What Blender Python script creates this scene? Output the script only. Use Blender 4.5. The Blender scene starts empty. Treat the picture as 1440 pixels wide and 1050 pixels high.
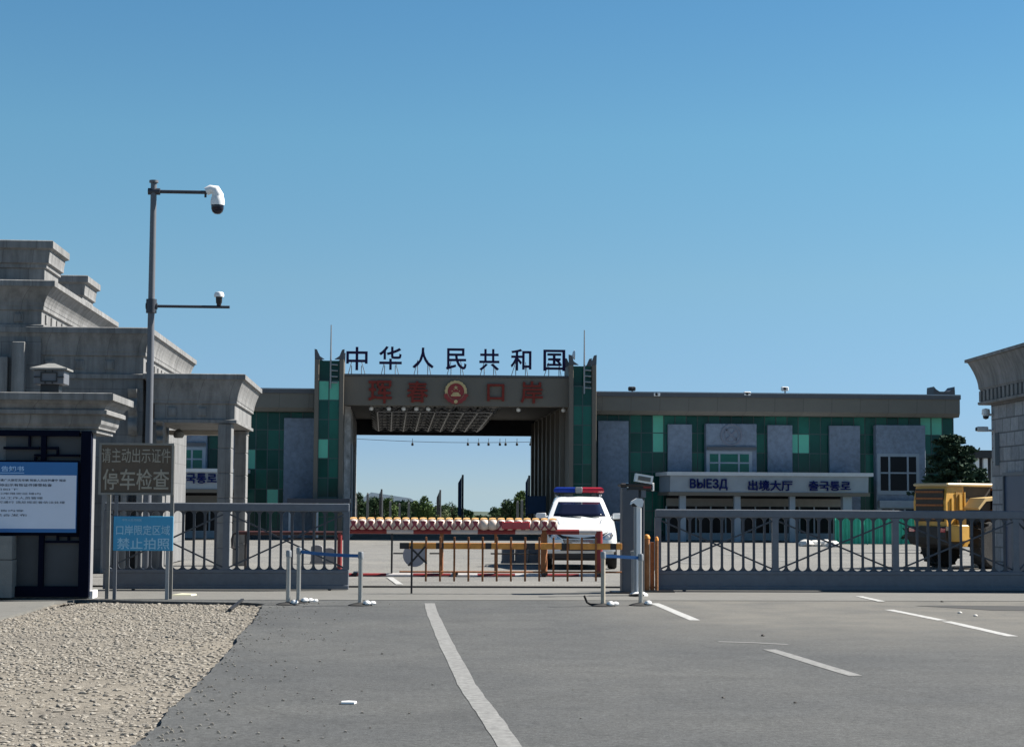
import bpy, math, random
import numpy as np
from mathutils import Matrix, Vector
random.seed(7)
S = bpy.context.scene
COL = S.collection
R = math.radians

# ------------------------------------------------------------------ camera
FPX, CX, CY = 2500.0, 720.0, 525.0          # focal length in photo pixels, photo centre
YAW, PITCH, ROLL, EYE = R(-4.0), R(4.05), R(0.32), 1.7
cam_d = bpy.data.cameras.new('camera')
cam = bpy.data.objects.new('camera', cam_d); COL.objects.link(cam)
cam_d.sensor_width = 36.0; cam_d.lens = 36.0*FPX/1440.0
cam_d.clip_start = 0.2; cam_d.clip_end = 6000
M3 = Matrix.Rotation(YAW, 3, 'Z') @ Matrix.Rotation(R(90)+PITCH, 3, 'X') @ Matrix.Rotation(ROLL, 3, 'Z')
cam.matrix_world = Matrix.Translation((0, 0, EYE)) @ M3.to_4x4()
S.camera = cam
# ------------------------------------------------------------------ sky and sun
SUN_EL, SUN_AZ = R(44), R(77)               # azimuth measured from +Y towards +X
w = bpy.data.worlds.new('World'); S.world = w; w.use_nodes = True
wn = w.node_tree.nodes; wl = w.node_tree.links
sky = wn.new('ShaderNodeTexSky'); sky.sky_type = 'NISHITA'; sky.sun_disc = False
sky.sun_elevation = SUN_EL; sky.sun_rotation = SUN_AZ
sky.altitude = 0; sky.air_density = 0.7; sky.dust_density = 0.0; sky.ozone_density = 3.0
bg = wn['Background']; bg.inputs['Strength'].default_value = 0.05
wtc = wn.new('ShaderNodeTexCoord'); wsp = wn.new('ShaderNodeSeparateXYZ'); wl.new(wtc.outputs['Generated'], wsp.inputs[0])
wcr = wn.new('ShaderNodeValToRGB'); we = wcr.color_ramp.elements          # the air of that day: deep cyan-blue by height
we[0].position = .03; we[0].color = (.70/1.6,.86/1.6,1.13/1.6,1); we[1].position = .6; we[1].color = (.70/1.6,1.0/1.6,1.1/1.6,1)
for ps, cc in ((.12,(1.06,1.29,1.19)),(.2,(1.10,1.57,1.39)),(.27,(.98,1.55,1.49))):
    e_ = we.new(ps); e_.color = (cc[0]/1.6,cc[1]/1.6,cc[2]/1.6,1)
wl.new(wsp.outputs[2], wcr.inputs[0])
wmz = wn.new('ShaderNodeMath'); wmz.operation = 'MAXIMUM'; wmz.inputs[1].default_value = .004; wl.new(wsp.outputs[2], wmz.inputs[0])
wcb = wn.new('ShaderNodeCombineXYZ')
for k_ in (0, 1): wl.new(wsp.outputs[k_], wcb.inputs[k_])
wl.new(wmz.outputs[0], wcb.inputs[2]); wl.new(wcb.outputs[0], sky.inputs[0])
wmx = wn.new('ShaderNodeMix'); wmx.data_type = 'RGBA'; wmx.blend_type = 'MULTIPLY'; wmx.inputs[0].default_value = 1
wvm = wn.new('ShaderNodeVectorMath'); wvm.operation = 'SCALE'; wvm.inputs[3].default_value = 1.22
wl.new(sky.outputs[0], wmx.inputs[6]); wl.new(wcr.outputs[0], wmx.inputs[7]); wl.new(wmx.outputs[2], wvm.inputs[0]); wl.new(wvm.outputs[0], bg.inputs[0])
sd = bpy.data.lights.new('sun', 'SUN'); sd.energy = 5.0; sd.angle = R(0.5); sd.color = (1, .955, .88)
sun = bpy.data.objects.new('sun', sd); COL.objects.link(sun)
sv = Vector((math.sin(SUN_AZ)*math.cos(SUN_EL), math.cos(SUN_AZ)*math.cos(SUN_EL), math.sin(SUN_EL)))
sun.rotation_euler = sv.to_track_quat('Z', 'Y').to_euler(); sun.location = sv*60
S.view_settings.view_transform = 'Standard'; S.view_settings.look = 'None'
S.view_settings.exposure = 1.2; S.view_settings.gamma = 1.0
S.cycles.max_bounces = 6

# ------------------------------------------------------------------ measuring helpers
RT, UP, FW = M3 @ Vector((1,0,0)), M3 @ Vector((0,1,0)), M3 @ Vector((0,0,-1))
def ray(px, py):
    return FW*FPX + RT*(px-CX) + UP*(CY-py)
def D(px, py, Y):                            # world point seen at a photo pixel, at depth Y
    r = ray(px, py); t = Y/r.y
    return Vector((r.x*t, Y, EYE + r.z*t))
def gz(Y):                                   # the site falls gently towards the port building
    if Y < 42: return 0.0
    t = min(1, (Y-42)/63.0)
    return -0.9*t*t*(3-2*t) - max(0, Y-150)*.0096     # and goes on falling away behind it
def G(px, py):                               # ground point seen at a photo pixel
    r = ray(px, py); t = -EYE/r.z
    for _ in range(40):
        t = (gz(r.y*t)-EYE)/r.z
    return Vector((r.x*t, r.y*t, gz(r.y*t)))
def rect(x0, y0, x1, y1, Y):                 # photo rectangle at depth Y -> x0,x1,z0,z1
    c0 = D(x0, (y0+y1)/2, Y).x; c1 = D(x1, (y0+y1)/2, Y).x
    z1 = D((x0+x1)/2, y0, Y).z; z0 = D((x0+x1)/2, y1, Y).z
    return c0, c1, z0, z1

# ------------------------------------------------------------------ materials
def _n(nt, t, **kw):
    n = nt.nodes.new(t)
    for k, v in kw.items(): setattr(n, k, v)
    return n
def rgba(c): return (c[0], c[1], c[2], 1)
MATS = {}
def mat(name, col, rough=.7, var=.12, scale=3.0, bump=0.0, bscale=40.0, metal=0.0, spec=.5, col2=None, coat=0, big=0.35):
    m = bpy.data.materials.new(name); m.use_nodes = True; nt = m.node_tree; L = nt.links
    p = nt.nodes['Principled BSDF']
    tc = _n(nt, 'ShaderNodeTexCoord')
    a = _n(nt, 'ShaderNodeTexNoise'); a.inputs['Scale'].default_value = scale; a.inputs['Detail'].default_value = 6
    a.inputs['Roughness'].default_value = .65
    L.new(tc.outputs['Object'], a.inputs['Vector'])
    b = _n(nt, 'ShaderNodeTexNoise'); b.inputs['Scale'].default_value = scale*.13; b.inputs['Detail'].default_value = 3
    L.new(tc.outputs['Object'], b.inputs['Vector'])
    mx = _n(nt, 'ShaderNodeMix', data_type='FLOAT'); mx.inputs[0].default_value = big
    L.new(a.outputs[0], mx.inputs[2]); L.new(b.outputs[0], mx.inputs[3])
    rp = _n(nt, 'ShaderNodeValToRGB')
    c2 = col2 or [min(1, c*(1+var)) for c in col]; c1 = [c*(1-var) for c in col] if not col2 else col
    rp.color_ramp.elements[0].position = .32; rp.color_ramp.elements[1].position = .68
    rp.color_ramp.elements[0].color = rgba(c1); rp.color_ramp.elements[1].color = rgba(c2)
    L.new(mx.outputs[0], rp.inputs[0]); L.new(rp.outputs[0], p.inputs['Base Color'])
    p.inputs['Roughness'].default_value = rough; p.inputs['Metallic'].default_value = metal
    p.inputs['Specular IOR Level'].default_value = spec
    if coat: p.inputs['Coat Weight'].default_value = coat; p.inputs['Coat Roughness'].default_value = .05
    if bump:
        c = _n(nt, 'ShaderNodeTexNoise'); c.inputs['Scale'].default_value = bscale; c.inputs['Detail'].default_value = 5
        L.new(tc.outputs['Object'], c.inputs['Vector'])
        bp = _n(nt, 'ShaderNodeBump'); bp.inputs['Strength'].default_value = bump; bp.inputs['Distance'].default_value = .02
        L.new(c.outputs[0], bp.inputs['Height']); L.new(bp.outputs[0], p.inputs['Normal'])
    MATS[name] = m; m['rp'] = rp.name
    return m
def blocks(m, bw, bh, mortar=.01, dark=.55, vary=.18, bump=.4):
    """lay ashlar / panel joints over an existing material (object coords, works on any upright wall)"""
    nt = m.node_tree; L = nt.links; p = nt.nodes['Principled BSDF']
    tc = _n(nt, 'ShaderNodeTexCoord'); sp = _n(nt, 'ShaderNodeSeparateXYZ'); L.new(tc.outputs['Object'], sp.inputs[0])
    ad = _n(nt, 'ShaderNodeMath', operation='ADD'); L.new(sp.outputs[0], ad.inputs[0]); L.new(sp.outputs[1], ad.inputs[1])
    cb = _n(nt, 'ShaderNodeCombineXYZ'); L.new(ad.outputs[0], cb.inputs[0]); L.new(sp.outputs[2], cb.inputs[1])
    br = _n(nt, 'ShaderNodeTexBrick'); L.new(cb.outputs[0], br.inputs['Vector'])
    br.inputs['Scale'].default_value = 1; br.inputs['Brick Width'].default_value = bw; br.inputs['Row Height'].default_value = bh
    br.inputs['Mortar Size'].default_value = mortar; br.inputs['Mortar Smooth'].default_value = .3
    br.inputs['Color1'].default_value = (1-vary,)*3+(1,); br.inputs['Color2'].default_value = (1+vary,)*3+(1,)
    br.inputs['Mortar'].default_value = (dark,)*3+(1,)
    src = p.inputs['Base Color'].links[0].from_socket
    mu = _n(nt, 'ShaderNodeMix', data_type='RGBA', blend_type='MULTIPLY'); mu.inputs[0].default_value = 1
    L.new(src, mu.inputs[6]); L.new(br.outputs['Color'], mu.inputs[7]); L.new(mu.outputs[2], p.inputs['Base Color'])
    if bump:
        bp = _n(nt, 'ShaderNodeBump'); bp.inputs['Strength'].default_value = bump; bp.inputs['Distance'].default_value = .02; bp.invert = True
        L.new(br.outputs['Fac'], bp.inputs['Height'])
        if p.inputs['Normal'].links: L.new(p.inputs['Normal'].links[0].from_socket, bp.inputs['Normal'])
        L.new(bp.outputs[0], p.inputs['Normal'])
    return m
def streaks(m, amt):
    """rain marks running down the face"""
    nt = m.node_tree; L = nt.links; p = nt.nodes['Principled BSDF']
    tc = _n(nt, 'ShaderNodeTexCoord'); mp = _n(nt, 'ShaderNodeMapping'); mp.inputs['Scale'].default_value = (5, 5, .45)
    L.new(tc.outputs['Object'], mp.inputs[0]); a = _n(nt, 'ShaderNodeTexNoise'); a.inputs['Scale'].default_value = 1; a.inputs['Detail'].default_value = 6; a.inputs['Roughness'].default_value = .65
    L.new(mp.outputs[0], a.inputs['Vector']); r = _n(nt, 'ShaderNodeValToRGB'); e = r.color_ramp.elements
    e[0].position = .36; e[0].color = (1-amt,)*3+(1,); e[1].position = .6; e[1].color = (1.06,1.06,1.06,1); L.new(a.outputs[0], r.inputs[0])
    mu = _n(nt, 'ShaderNodeMix', data_type='RGBA', blend_type='MULTIPLY'); mu.inputs[0].default_value = 1
    L.new(p.inputs['Base Color'].links[0].from_socket, mu.inputs[6]); L.new(r.outputs[0], mu.inputs[7]); L.new(mu.outputs[2], p.inputs['Base Color'])
    return m
stone  = streaks(blocks(mat('grey_granite', (.165,.165,.165), .8, .12, 6, .35, 60), 1.05, .52, .007, .55, .08, .3), .3)
stone_plain = blocks(mat('grey_granite_trim', (.20,.198,.195), .8, .14, 5, .3, 60), .69, 30, .007, .6, .09, .3)
streaks(stone_plain, .35)
rough_stone = blocks(mat('rough_granite', (.26,.265,.275), .9, .25, 7, 1.0, 14), .62, .33, .018, .5, .2, .9)
kiosk_wall = mat('kiosk_stone', (.2,.2,.205), .8, .12, 4, .3, 50)
navy   = mat('navy_lacquer', (.004,.006,.016), .8, .2, 5, spec=.04)
navyglass = mat('kiosk_glass', (.055,.06,.068), .45, .25, .8, spec=.3)
concrete = mat('cast_concrete', (.20,.20,.19), .9, .15, 5, .4, 50)
gate_grey = mat('gate_grey_paint', (.115,.13,.155), .5, .14, 9, .1, 80)
gate_bar = mat('gate_bar_paint', (.045,.052,.066), .55, .14, 9)
galv   = mat('galvanised_steel', (.26,.27,.28), .45, .12, 12, metal=.35)
steel  = mat('brushed_steel', (.36,.35,.33), .35, .1, 20, metal=.6)
polegrey = mat('pole_grey_paint', (.11,.115,.13), .5, .1, 6)
black  = mat('black_plastic', (.012,.012,.014), .5, .2, 10)
rubber = mat('black_rubber', (.02,.019,.018), .9, .35, 10, .4, 40)
white  = mat('white_paint', (.76,.76,.75), .4, .05, 5)
white_body = mat('white_car_paint', (.80,.81,.80), .25, .02, 2, coat=.8)
board_brown = mat('brown_board', (.098,.072,.050), .7, .16, 6, .1, 40)
board_text = mat('faded_silver_letters', (.31,.28,.225), .6, .15, 12)
sign_blue = mat('sign_blue', (.035,.27,.47), .5, .12, 5)
sign_blue_text = mat('sign_pale_letters', (.33,.55,.68), .6, .12, 10)
notice_blue = mat('notice_blue', (.012,.13,.36), .45, .08, 3)
notice_white = mat('notice_paper', (.62,.68,.80), .5, .04, 2)
notice_pale = mat('notice_pale_letters', (.35,.55,.8), .5, .04, 2)
ink = mat('dark_ink', (.03,.04,.07), .7, .1, 8)
rust = mat('rusty_brown', (.27,.10,.035), .85, .4, 10, .4, 50)
post_rust = mat('rust_orange_post', (.30,.125,.045), .8, .3, 8, .3, 40)
boom_orange = mat('boom_orange', (.72,.29,.05), .6, .25, 9, .1, 60)
boom_black = mat('boom_black', (.03,.022,.02), .6, .3, 9)
pipe_red = mat('barrier_red', (.20,.014,.014), .5, .3, 8, .1, 60)
pipe_white = mat('barrier_white', (.52,.48,.46), .6, .18, 8)
roll_cream = mat('roller_cream', (.62,.51,.43), .5, .15, 9)
roll_orange = mat('roller_orange', (.62,.36,.13), .5, .2, 9)
roll_dark = mat('roller_dark_red', (.26,.03,.05), .5, .3, 9)
belt_blue = mat('belt_blue', (.02,.11,.30), .7, .12, 20)
pane_dark = mat('window_dark', (.006,.008,.012), .25, .2, 1, spec=.12)
glass_dark = mat('car_glass', (.008,.009,.022), .06, .1, 1, spec=.4)
bar_blue = mat('lightbar_blue', (.012,.03,.24), .2, .1, 5, coat=.6)
bar_red = mat('lightbar_red', (.42,.02,.03), .2, .1, 5, coat=.6)
chrome = mat('headlight_chrome', (.55,.56,.58), .15, .2, 10, metal=.8)
loader_yellow = mat('loader_yellow', (.58,.32,.055), .5, .18, 5, .1, 30)
loader_dark = mat('loader_grime_shade', (.03,.025,.02), .7, .3, 8)
hoard_green = mat('hoarding_green', (.05,.44,.29), .6, .14, 3)
g_dark = mat('green_glass_dark', (.006,.058,.045), .10, .35, .5, spec=.22)
g_mid = mat('green_glass_mid', (.012,.105,.078), .13, .3, .5, spec=.22)
g_light = mat('green_panel_pale', (.095,.42,.30), .3, .12, .6, spec=.4)
g_mull = mat('glazing_bar', (.03,.06,.06), .5, .1, 4)
bluestone = mat('blue_grey_granite', (.155,.195,.255), .85, .32, 3.5, .2, 20)
pale_frame = mat('pale_grey_cladding', (.235,.28,.33), .6, .1, 2)
taupe = blocks(mat('taupe_cladding', (.115,.11,.095), .6, .08, 1), 1.9, 8, .03, .7, .03, 0)
taupe_plain = mat('taupe_cladding_plain', (.125,.108,.086), .6, .08, 1)
cap_dark = mat('roof_edge_dark', (.07,.075,.085), .6, .1, 2)
letter_navy = mat('roof_letter_navy', (.012,.006,.045), .6, .1, 2, spec=.2)
letter_red = mat('fascia_letter_red', (.19,.036,.028), .8, .15, 3, spec=.1)
letter_blue = mat('canopy_letter_blue', (.006,.012,.085), .8, .1, 3, spec=.08)
gold = mat('emblem_gold', (.50,.36,.17), .4, .2, 4, metal=.3)
emblem_red = mat('emblem_red', (.24,.015,.012), .4, .1, 4)
ceil_m = blocks(mat('ceiling_panel', (.045,.046,.05), .4, .85, 1.6, .5, 2.5), 2.0, 2.0, .05, .3, .3, 0)  # strong pale and dark mottling stands in for reflections in the panels
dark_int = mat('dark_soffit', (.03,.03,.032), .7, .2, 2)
bark = mat('tree_bark', (.09,.065,.045), .9, .3, 8, .6, 30)
leaf_dark = mat('leaf_dark', (.020,.042,.020), .7, .5, 1.5, col2=(.055,.085,.035), big=.5, spec=.08)
leaf_mid = mat('leaf_mid', (.035,.065,.020), .7, .5, .6, col2=(.10,.14,.045), big=.5, spec=.08)
leaf_pine = mat('leaf_pine', (.014,.032,.022), .75, .5, 2, col2=(.045,.075,.045), big=.5, spec=.08)
hill_m = mat('hill_green', (.04,.06,.04), .95, .3, .05)
road_paint = mat('worn_road_paint', (.115,.115,.112), .85, .3, 13, .3, 80, col2=(.24,.24,.232), big=.1)
paint_fresh = mat('bright_road_paint', (.24,.24,.232), .85, .3, 13, .3, 80, col2=(.44,.44,.43), big=.1)
paint_faint = mat('faded_road_paint', (.15,.15,.145), .9, .1, 20)
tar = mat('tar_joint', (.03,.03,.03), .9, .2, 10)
apron_m = mat('concrete_apron', (.125,.122,.112), .92, .14, 4, .3, 60)
stone_bit = mat('gravel_stone', (.115,.100,.082), .9, .5, 26, col2=(.33,.305,.262), big=.05)
def asphalt_mat(name, c, dusty=True):
    m = bpy.data.materials.new(name); m.use_nodes = True; nt = m.node_tree; L = nt.links
    p = nt.nodes['Principled BSDF']; p.inputs['Roughness'].default_value = .9; p.inputs['Specular IOR Level'].default_value = .25
    tc = _n(nt, 'ShaderNodeTexCoord')
    def noise(sc, det=5, rg=.6):
        n = _n(nt, 'ShaderNodeTexNoise'); n.inputs['Scale'].default_value = sc; n.inputs['Detail'].default_value = det
        n.inputs['Roughness'].default_value = rg; L.new(tc.outputs['Object'], n.inputs['Vector']); return n
    def ramp(src, p0, c0, p1, c1):
        r = _n(nt, 'ShaderNodeValToRGB'); e = r.color_ramp.elements
        e[0].position = p0; e[0].color = rgba(c0); e[1].position = p1; e[1].color = rgba(c1); L.new(src, r.inputs[0]); return r
    def mul(a, b, f=1, bt='MULTIPLY'):
        x = _n(nt, 'ShaderNodeMix', data_type='RGBA', blend_type=bt); x.inputs[0].default_value = f
        L.new(a, x.inputs[6]); L.new(b, x.inputs[7]); return x.outputs[2]
    fine = ramp(noise(70, 6, .75).outputs[0], .34, [v*.45 for v in c], .66, [v*1.55 for v in c])
    patch = ramp(noise(.32, 4).outputs[0], .35, (.86,.87,.88), .65, (1.1,1.09,1.06))
    out = mul(fine.outputs[0], patch.outputs[0])
    g1 = ramp(noise(17, 4, .8).outputs[0], .34, (.66,.66,.66), .66, (1.34,1.34,1.34)); out = mul(out, g1.outputs[0])
    oil = ramp(noise(.55, 3, .5).outputs[0], .60, (1,1,1), .72, (.80,.80,.81)); out = mul(out, oil.outputs[0])
    mid = ramp(noise(2.2, 5).outputs[0], .35, (.90,.90,.90), .65, (1.08,1.08,1.08))
    out = mul(out, mid.outputs[0])
    vo = _n(nt, 'ShaderNodeTexVoronoi', feature='F1'); vo.inputs['Scale'].default_value = 38; L.new(tc.outputs['Object'], vo.inputs['Vector'])
    sp = ramp(vo.outputs['Distance'], .05, (1.55,1.5,1.45), .17, (1,1,1)); out = mul(out, sp.outputs[0], .6)
    # fine cracks
    wn_ = noise(1.2, 4); mixv = _n(nt, 'ShaderNodeMix', data_type='VECTOR'); mixv.inputs[0].default_value = .35
    L.new(tc.outputs['Object'], mixv.inputs[4]); L.new(wn_.outputs['Color'], mixv.inputs[5])
    vc = _n(nt, 'ShaderNodeTexVoronoi', feature='DISTANCE_TO_EDGE'); vc.inputs['Scale'].default_value = .33; L.new(mixv.outputs[1], vc.inputs['Vector'])
    ck = ramp(vc.outputs['Distance'], .0, (.62,.62,.62), .008, (1,1,1)); out = mul(out, ck.outputs[0], .3)
    if dusty:                                   # pale dust blown over the asphalt by the gate, a stain with its own outline
        sx = _n(nt, 'ShaderNodeSeparateXYZ'); L.new(tc.outputs['Object'], sx.inputs[0])
        mr = _n(nt, 'ShaderNodeMapRange'); mr.inputs[1].default_value = 19.5; mr.inputs[2].default_value = 25; L.new(sx.outputs[1], mr.inputs[0])
        mr2 = _n(nt, 'ShaderNodeMapRange'); mr2.inputs[1].default_value = 2.6; mr2.inputs[2].default_value = 5.2; L.new(sx.outputs[0], mr2.inputs[0])
        mm = _n(nt, 'ShaderNodeMath', operation='MULTIPLY'); L.new(mr.outputs[0], mm.inputs[0]); L.new(mr2.outputs[0], mm.inputs[1])
        nz = noise(.9, 6, .7); rz = ramp(nz.outputs[0], .3, (.35,.35,.35), .6, (1,1,1))
        m3 = _n(nt, 'ShaderNodeMath', operation='MULTIPLY'); L.new(mm.outputs[0], m3.inputs[0]); L.new(rz.outputs[0], m3.inputs[1])
        x = _n(nt, 'ShaderNodeMix', data_type='RGBA'); L.new(m3.outputs[0], x.inputs[0]); L.new(out, x.inputs[6])
        dn = ramp(noise(30, 4).outputs[0], .3, (.112,.107,.096), .7, (.155,.148,.132)); L.new(dn.outputs[0], x.inputs[7]); out = x.outputs[2]
    L.new(out, p.inputs['Base Color'])
    bn = noise(110, 4, .7); bp = _n(nt, 'ShaderNodeBump'); bp.inputs['Strength'].default_value = .55; bp.inputs['Distance'].default_value = .008
    L.new(bn.outputs[0], bp.inputs['Height']); L.new(bp.outputs[0], p.inputs['Normal'])
    return m
asphalt = asphalt_mat('asphalt', (.0745,.0765,.077))
yard_m = asphalt_mat('yard_concrete', (.165,.161,.152), False)
gravel_m = asphalt_mat('gravel_bed', (.175,.157,.131), False)
ground_m = mat('bare_ground', (.11,.10,.08), .95, .3, 1.5, .4, 20)

# ------------------------------------------------------------------ mesh builder
class MB:
    def __init__(s): s.v = []; s.f = []; s.mi = []
    def add(s, vs, fs, mi=0):
        o = len(s.v); s.v += [tuple(v) for v in vs]
        for f in fs: s.f.append(tuple(i+o for i in f)); s.mi.append(mi)
        return s
    def box(s, x0, x1, y0, y1, z0, z1, mi=0):
        v = [(x0,y0,z0),(x1,y0,z0),(x1,y1,z0),(x0,y1,z0),(x0,y0,z1),(x1,y0,z1),(x1,y1,z1),(x0,y1,z1)]
        return s.add(v, [(0,3,2,1),(4,5,6,7),(0,1,5,4),(1,2,6,5),(2,3,7,6),(3,0,4,7)], mi)
    def bbox(s, x0, x1, y0, y1, z0, z1, b=.01, mi=0):       # box with chamfered vertical and top edges
        def ring(i, z): return [(x0+i+b,y0+i,z),(x1-i-b,y0+i,z),(x1-i,y0+i+b,z),(x1-i,y1-i-b,z),(x1-i-b,y1-i,z),(x0+i+b,y1-i,z),(x0+i,y1-i-b,z),(x0+i,y0+i+b,z)]
        return s.rings([ring(b,z0), ring(0,z0+b), ring(0,z1-b), ring(b,z1)], mi)
    def rings(s, rs, mi=0, caps=True):
        n = len(rs[0]); o = len(s.v)
        for r in rs: s.v += [tuple(p) for p in r]
        for k in range(len(rs)-1):
            for i in range(n):
                j = (i+1) % n; s.f.append((o+k*n+i, o+k*n+j, o+(k+1)*n+j, o+(k+1)*n+i)); s.mi.append(mi)
        if caps:
            s.f.append(tuple(o+i for i in reversed(range(n)))); s.mi.append(mi)
            s.f.append(tuple(o+(len(rs)-1)*n+i for i in range(n))); s.mi.append(mi)
        return s
    def loft(s, x0, x1, y0, y1, prof, mi=0):                # rectangle rings: prof = [(outset, z)] upward
        return s.rings([[(x0-o,y0-o,z),(x1+o,y0-o,z),(x1+o,y1+o,z),(x0-o,y1+o,z)] for o, z in prof], mi)
    def tube(s, pts, r, n=10, mi=0, caps=True):
        pts = [Vector(p) for p in pts]; rs = []
        rr = r if isinstance(r, (list, tuple)) else [r]*len(pts)
        prev = None
        for i, p in enumerate(pts):
            t = (pts[min(i+1,len(pts)-1)] - pts[max(i-1,0)]).normalized()
            a = prev if prev is not None else (Vector((0,0,1)) if abs(t.z) < .9 else Vector((1,0,0)))
            u = (a - t*a.dot(t)).normalized(); v = t.cross(u); prev = u
            rs.append([p + (u*math.cos(2*math.pi*k/n) + v*math.sin(2*math.pi*k/n))*rr[i] for k in range(n)])
        return s.rings(rs, mi, caps)
    def lathe(s, c, prof, n=16, mi=0, axis='z'):            # prof = [(r, h)]
        c = Vector(c); rs = []
        for r, h in prof:
            ring = []
            for k in range(n):
                a = 2*math.pi*k/n; p, q = r*math.cos(a), r*math.sin(a)
                ring.append(c + (Vector((p,q,h)) if axis == 'z' else Vector((h,p,q)) if axis == 'x' else Vector((q,h,p))))
            rs.append(ring)
        return s.rings(rs, mi)
    def prism(s, poly, y0, y1, mi=0):                       # poly in (x,z), extruded along y
        n = len(poly)
        v = [(x,y0,z) for x,z in poly] + [(x,y1,z) for x,z in poly]
        f = [tuple(range(n)), tuple(reversed(range(n,2*n)))] + [(i, i+n, (i+1)%n+n, (i+1)%n) for i in range(n)]
        return s.add(v, f, mi)
    def prismx(s, poly, x0, x1, mi=0):                      # poly in (y,z), extruded along x
        n = len(poly)
        v = [(x0,y,z) for y,z in poly] + [(x1,y,z) for y,z in poly]
        f = [tuple(range(n)), tuple(reversed(range(n,2*n)))] + [(i, i+n, (i+1)%n+n, (i+1)%n) for i in range(n)]
        return s.add(v, f, mi)
    def bar(s, p, q, wx, wy=None, mi=0):                    # square bar between two points
        p, q = Vector(p), Vector(q); t = (q-p).normalized(); a = Vector((0,1,0)) if abs(t.y) < .9 else Vector((0,0,1))
        u = t.cross(a).normalized()*wx/2; v = t.cross(u).normalized()*(wy or wx)/2
        return s.rings([[c+u+v, c-u+v, c-u-v, c+u-v] for c in (p, q)], mi)
    def build(s, name, m, parent=None, smooth=False, local=False, fix=True):
        me = bpy.data.meshes.new(name)
        off = Vector((0,0,0)) if (parent is None or local) else world_loc(parent)
        me.from_pydata([(x-off.x, y-off.y, z-off.z) for x, y, z in s.v], [], s.f)
        ms = m if isinstance(m, (list, tuple)) else [m]
        for k in ms: me.materials.append(k)
        if len(ms) > 1: me.polygons.foreach_set('material_index', s.mi)
        if fix:
            import bmesh
            bm = bmesh.new(); bm.from_mesh(me); bmesh.ops.recalc_face_normals(bm, faces=bm.faces); bm.to_mesh(me); bm.free()
        if smooth:
            for p in me.polygons: p.use_smooth = True
            me.set_sharp_from_angle(angle=R(38))
        me.update()
        o = bpy.data.objects.new(name, me); COL.objects.link(o)
        if parent is not None: o.parent = parent
        return o
def world_loc(o):
    v = Vector(o.location)
    while o.parent is not None: o = o.parent; v = v + Vector(o.location)
    return v
def tag(o, label, cat, group=None, kind=None):
    o['label'] = label; o['category'] = cat
    if group: o['group'] = group
    if kind: o['kind'] = kind
    return o
def thing(name, loc, label, cat, group=None, rz=0):
    o = bpy.data.objects.new(name, None); COL.objects.link(o); o.location = loc; o.rotation_euler = (0,0,rz); o.empty_display_size = .2
    return tag(o, label, cat, group)
def struct(o): o['kind'] = 'structure'; return o
def dup(o, parent=None, loc=None):
    c = o.copy(); COL.objects.link(c); c.parent = parent
    if loc is not None: c.location = loc
    for ch in list(o.children): dup(ch, c)
    return c
def text(name, body, x0, x1, z0, z1, Y, m, parent=None, thick=.02, bold=.0, keep=False):
    """lettering standing upright in the plane y = Y, facing -Y, fitted to a box"""
    c = bpy.data.curves.new('t', 'FONT'); c.body = body; c.offset = bold; c.extrude = .5; c.resolution_u = 3
    o = bpy.data.objects.new('t', c); COL.objects.link(o)
    me = bpy.data.meshes.new_from_object(o.evaluated_get(bpy.context.evaluated_depsgraph_get()))
    bpy.data.objects.remove(o); bpy.data.curves.remove(c)
    n = len(me.vertices); a = np.empty(n*3); me.vertices.foreach_get('co', a); a = a.reshape(-1, 3)
    lo, hi = a.min(0), a.max(0); b = np.empty_like(a)
    off = world_loc(parent) if parent is not None else Vector((0,0,0))
    b[:,0] = x0 + (a[:,0]-lo[0])/(hi[0]-lo[0])*(x1-x0) - off.x
    b[:,2] = z0 + (a[:,1]-lo[1])/(hi[1]-lo[1])*(z1-z0) - off.z
    b[:,1] = Y - (a[:,2]+.5)*thick - off.y
    me.vertices.foreach_set('co', b.ravel()); me.materials.clear(); me.materials.append(m); me.update(); me.name = name
    o = bpy.data.objects.new(name, me); COL.objects.link(o)
    if parent is not None: o.parent = parent
    return o
# ================================================================== GROUND
def grid_sheet(name, xs, ys, dz, m, skirt=0):
    mb = MB(); nx = len(xs)
    for y in ys:
        for x in xs: mb.v.append((x, y, gz(y)+dz))
    for j in range(len(ys)-1):
        for i in range(nx-1):
            a = j*nx+i; mb.f.append((a, a+1, a+nx+1, a+nx)); mb.mi.append(0)
    return struct(mb.build(name, m, fix=False))
YS = [-30, 0, 20, 35, 42, 48, 54, 60, 66, 72, 78, 84, 90, 96, 105, 115, 150, 250, 400, 800, 1600, 3000]
grid_sheet('ground', [-2500, -600, -100, -30, 0, 30, 100, 600, 2500], YS, -.06, ground_m)
edge_px = [(372,849),(366,858),(360,870),(343,888),(331,905),(309,930),(290,952),(268,972),(243,995),(222,1020),(205,1038),(190,1050),(160,1085)]
edge = [G(*p) for p in edge_px]
# asphalt slab in front of the gate, its broken left edge standing 3 cm proud of the gravel
poly = [(p.x+random.uniform(-.03,.03), p.y) for p in edge]
fine = []
for a, b in zip(poly[:-1], poly[1:]):
    for k in range(6):
        t = k/6; fine.append((a[0]+(b[0]-a[0])*t+random.uniform(-.025,.025), a[1]+(b[1]-a[1])*t))
fine.append(poly[-1]); last = fine[-1]
outline = [(-5.2, 30.15)] + [(fine[0][0]-.3, 29.4)] + fine + [(last[0], -20), (60, -20), (60, 30.15)]
mb = MB(); n = len(outline)
mb.add([(x,y,0) for x,y in outline], [tuple(range(n))])
mb.add([(x,y,0) for x,y in outline] + [(x,y,-.058) for x,y in outline], [(i,(i+1)%n,(i+1)%n+n,i+n) for i in range(n)])
struct(mb.build('asphalt_road', asphalt))
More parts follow.
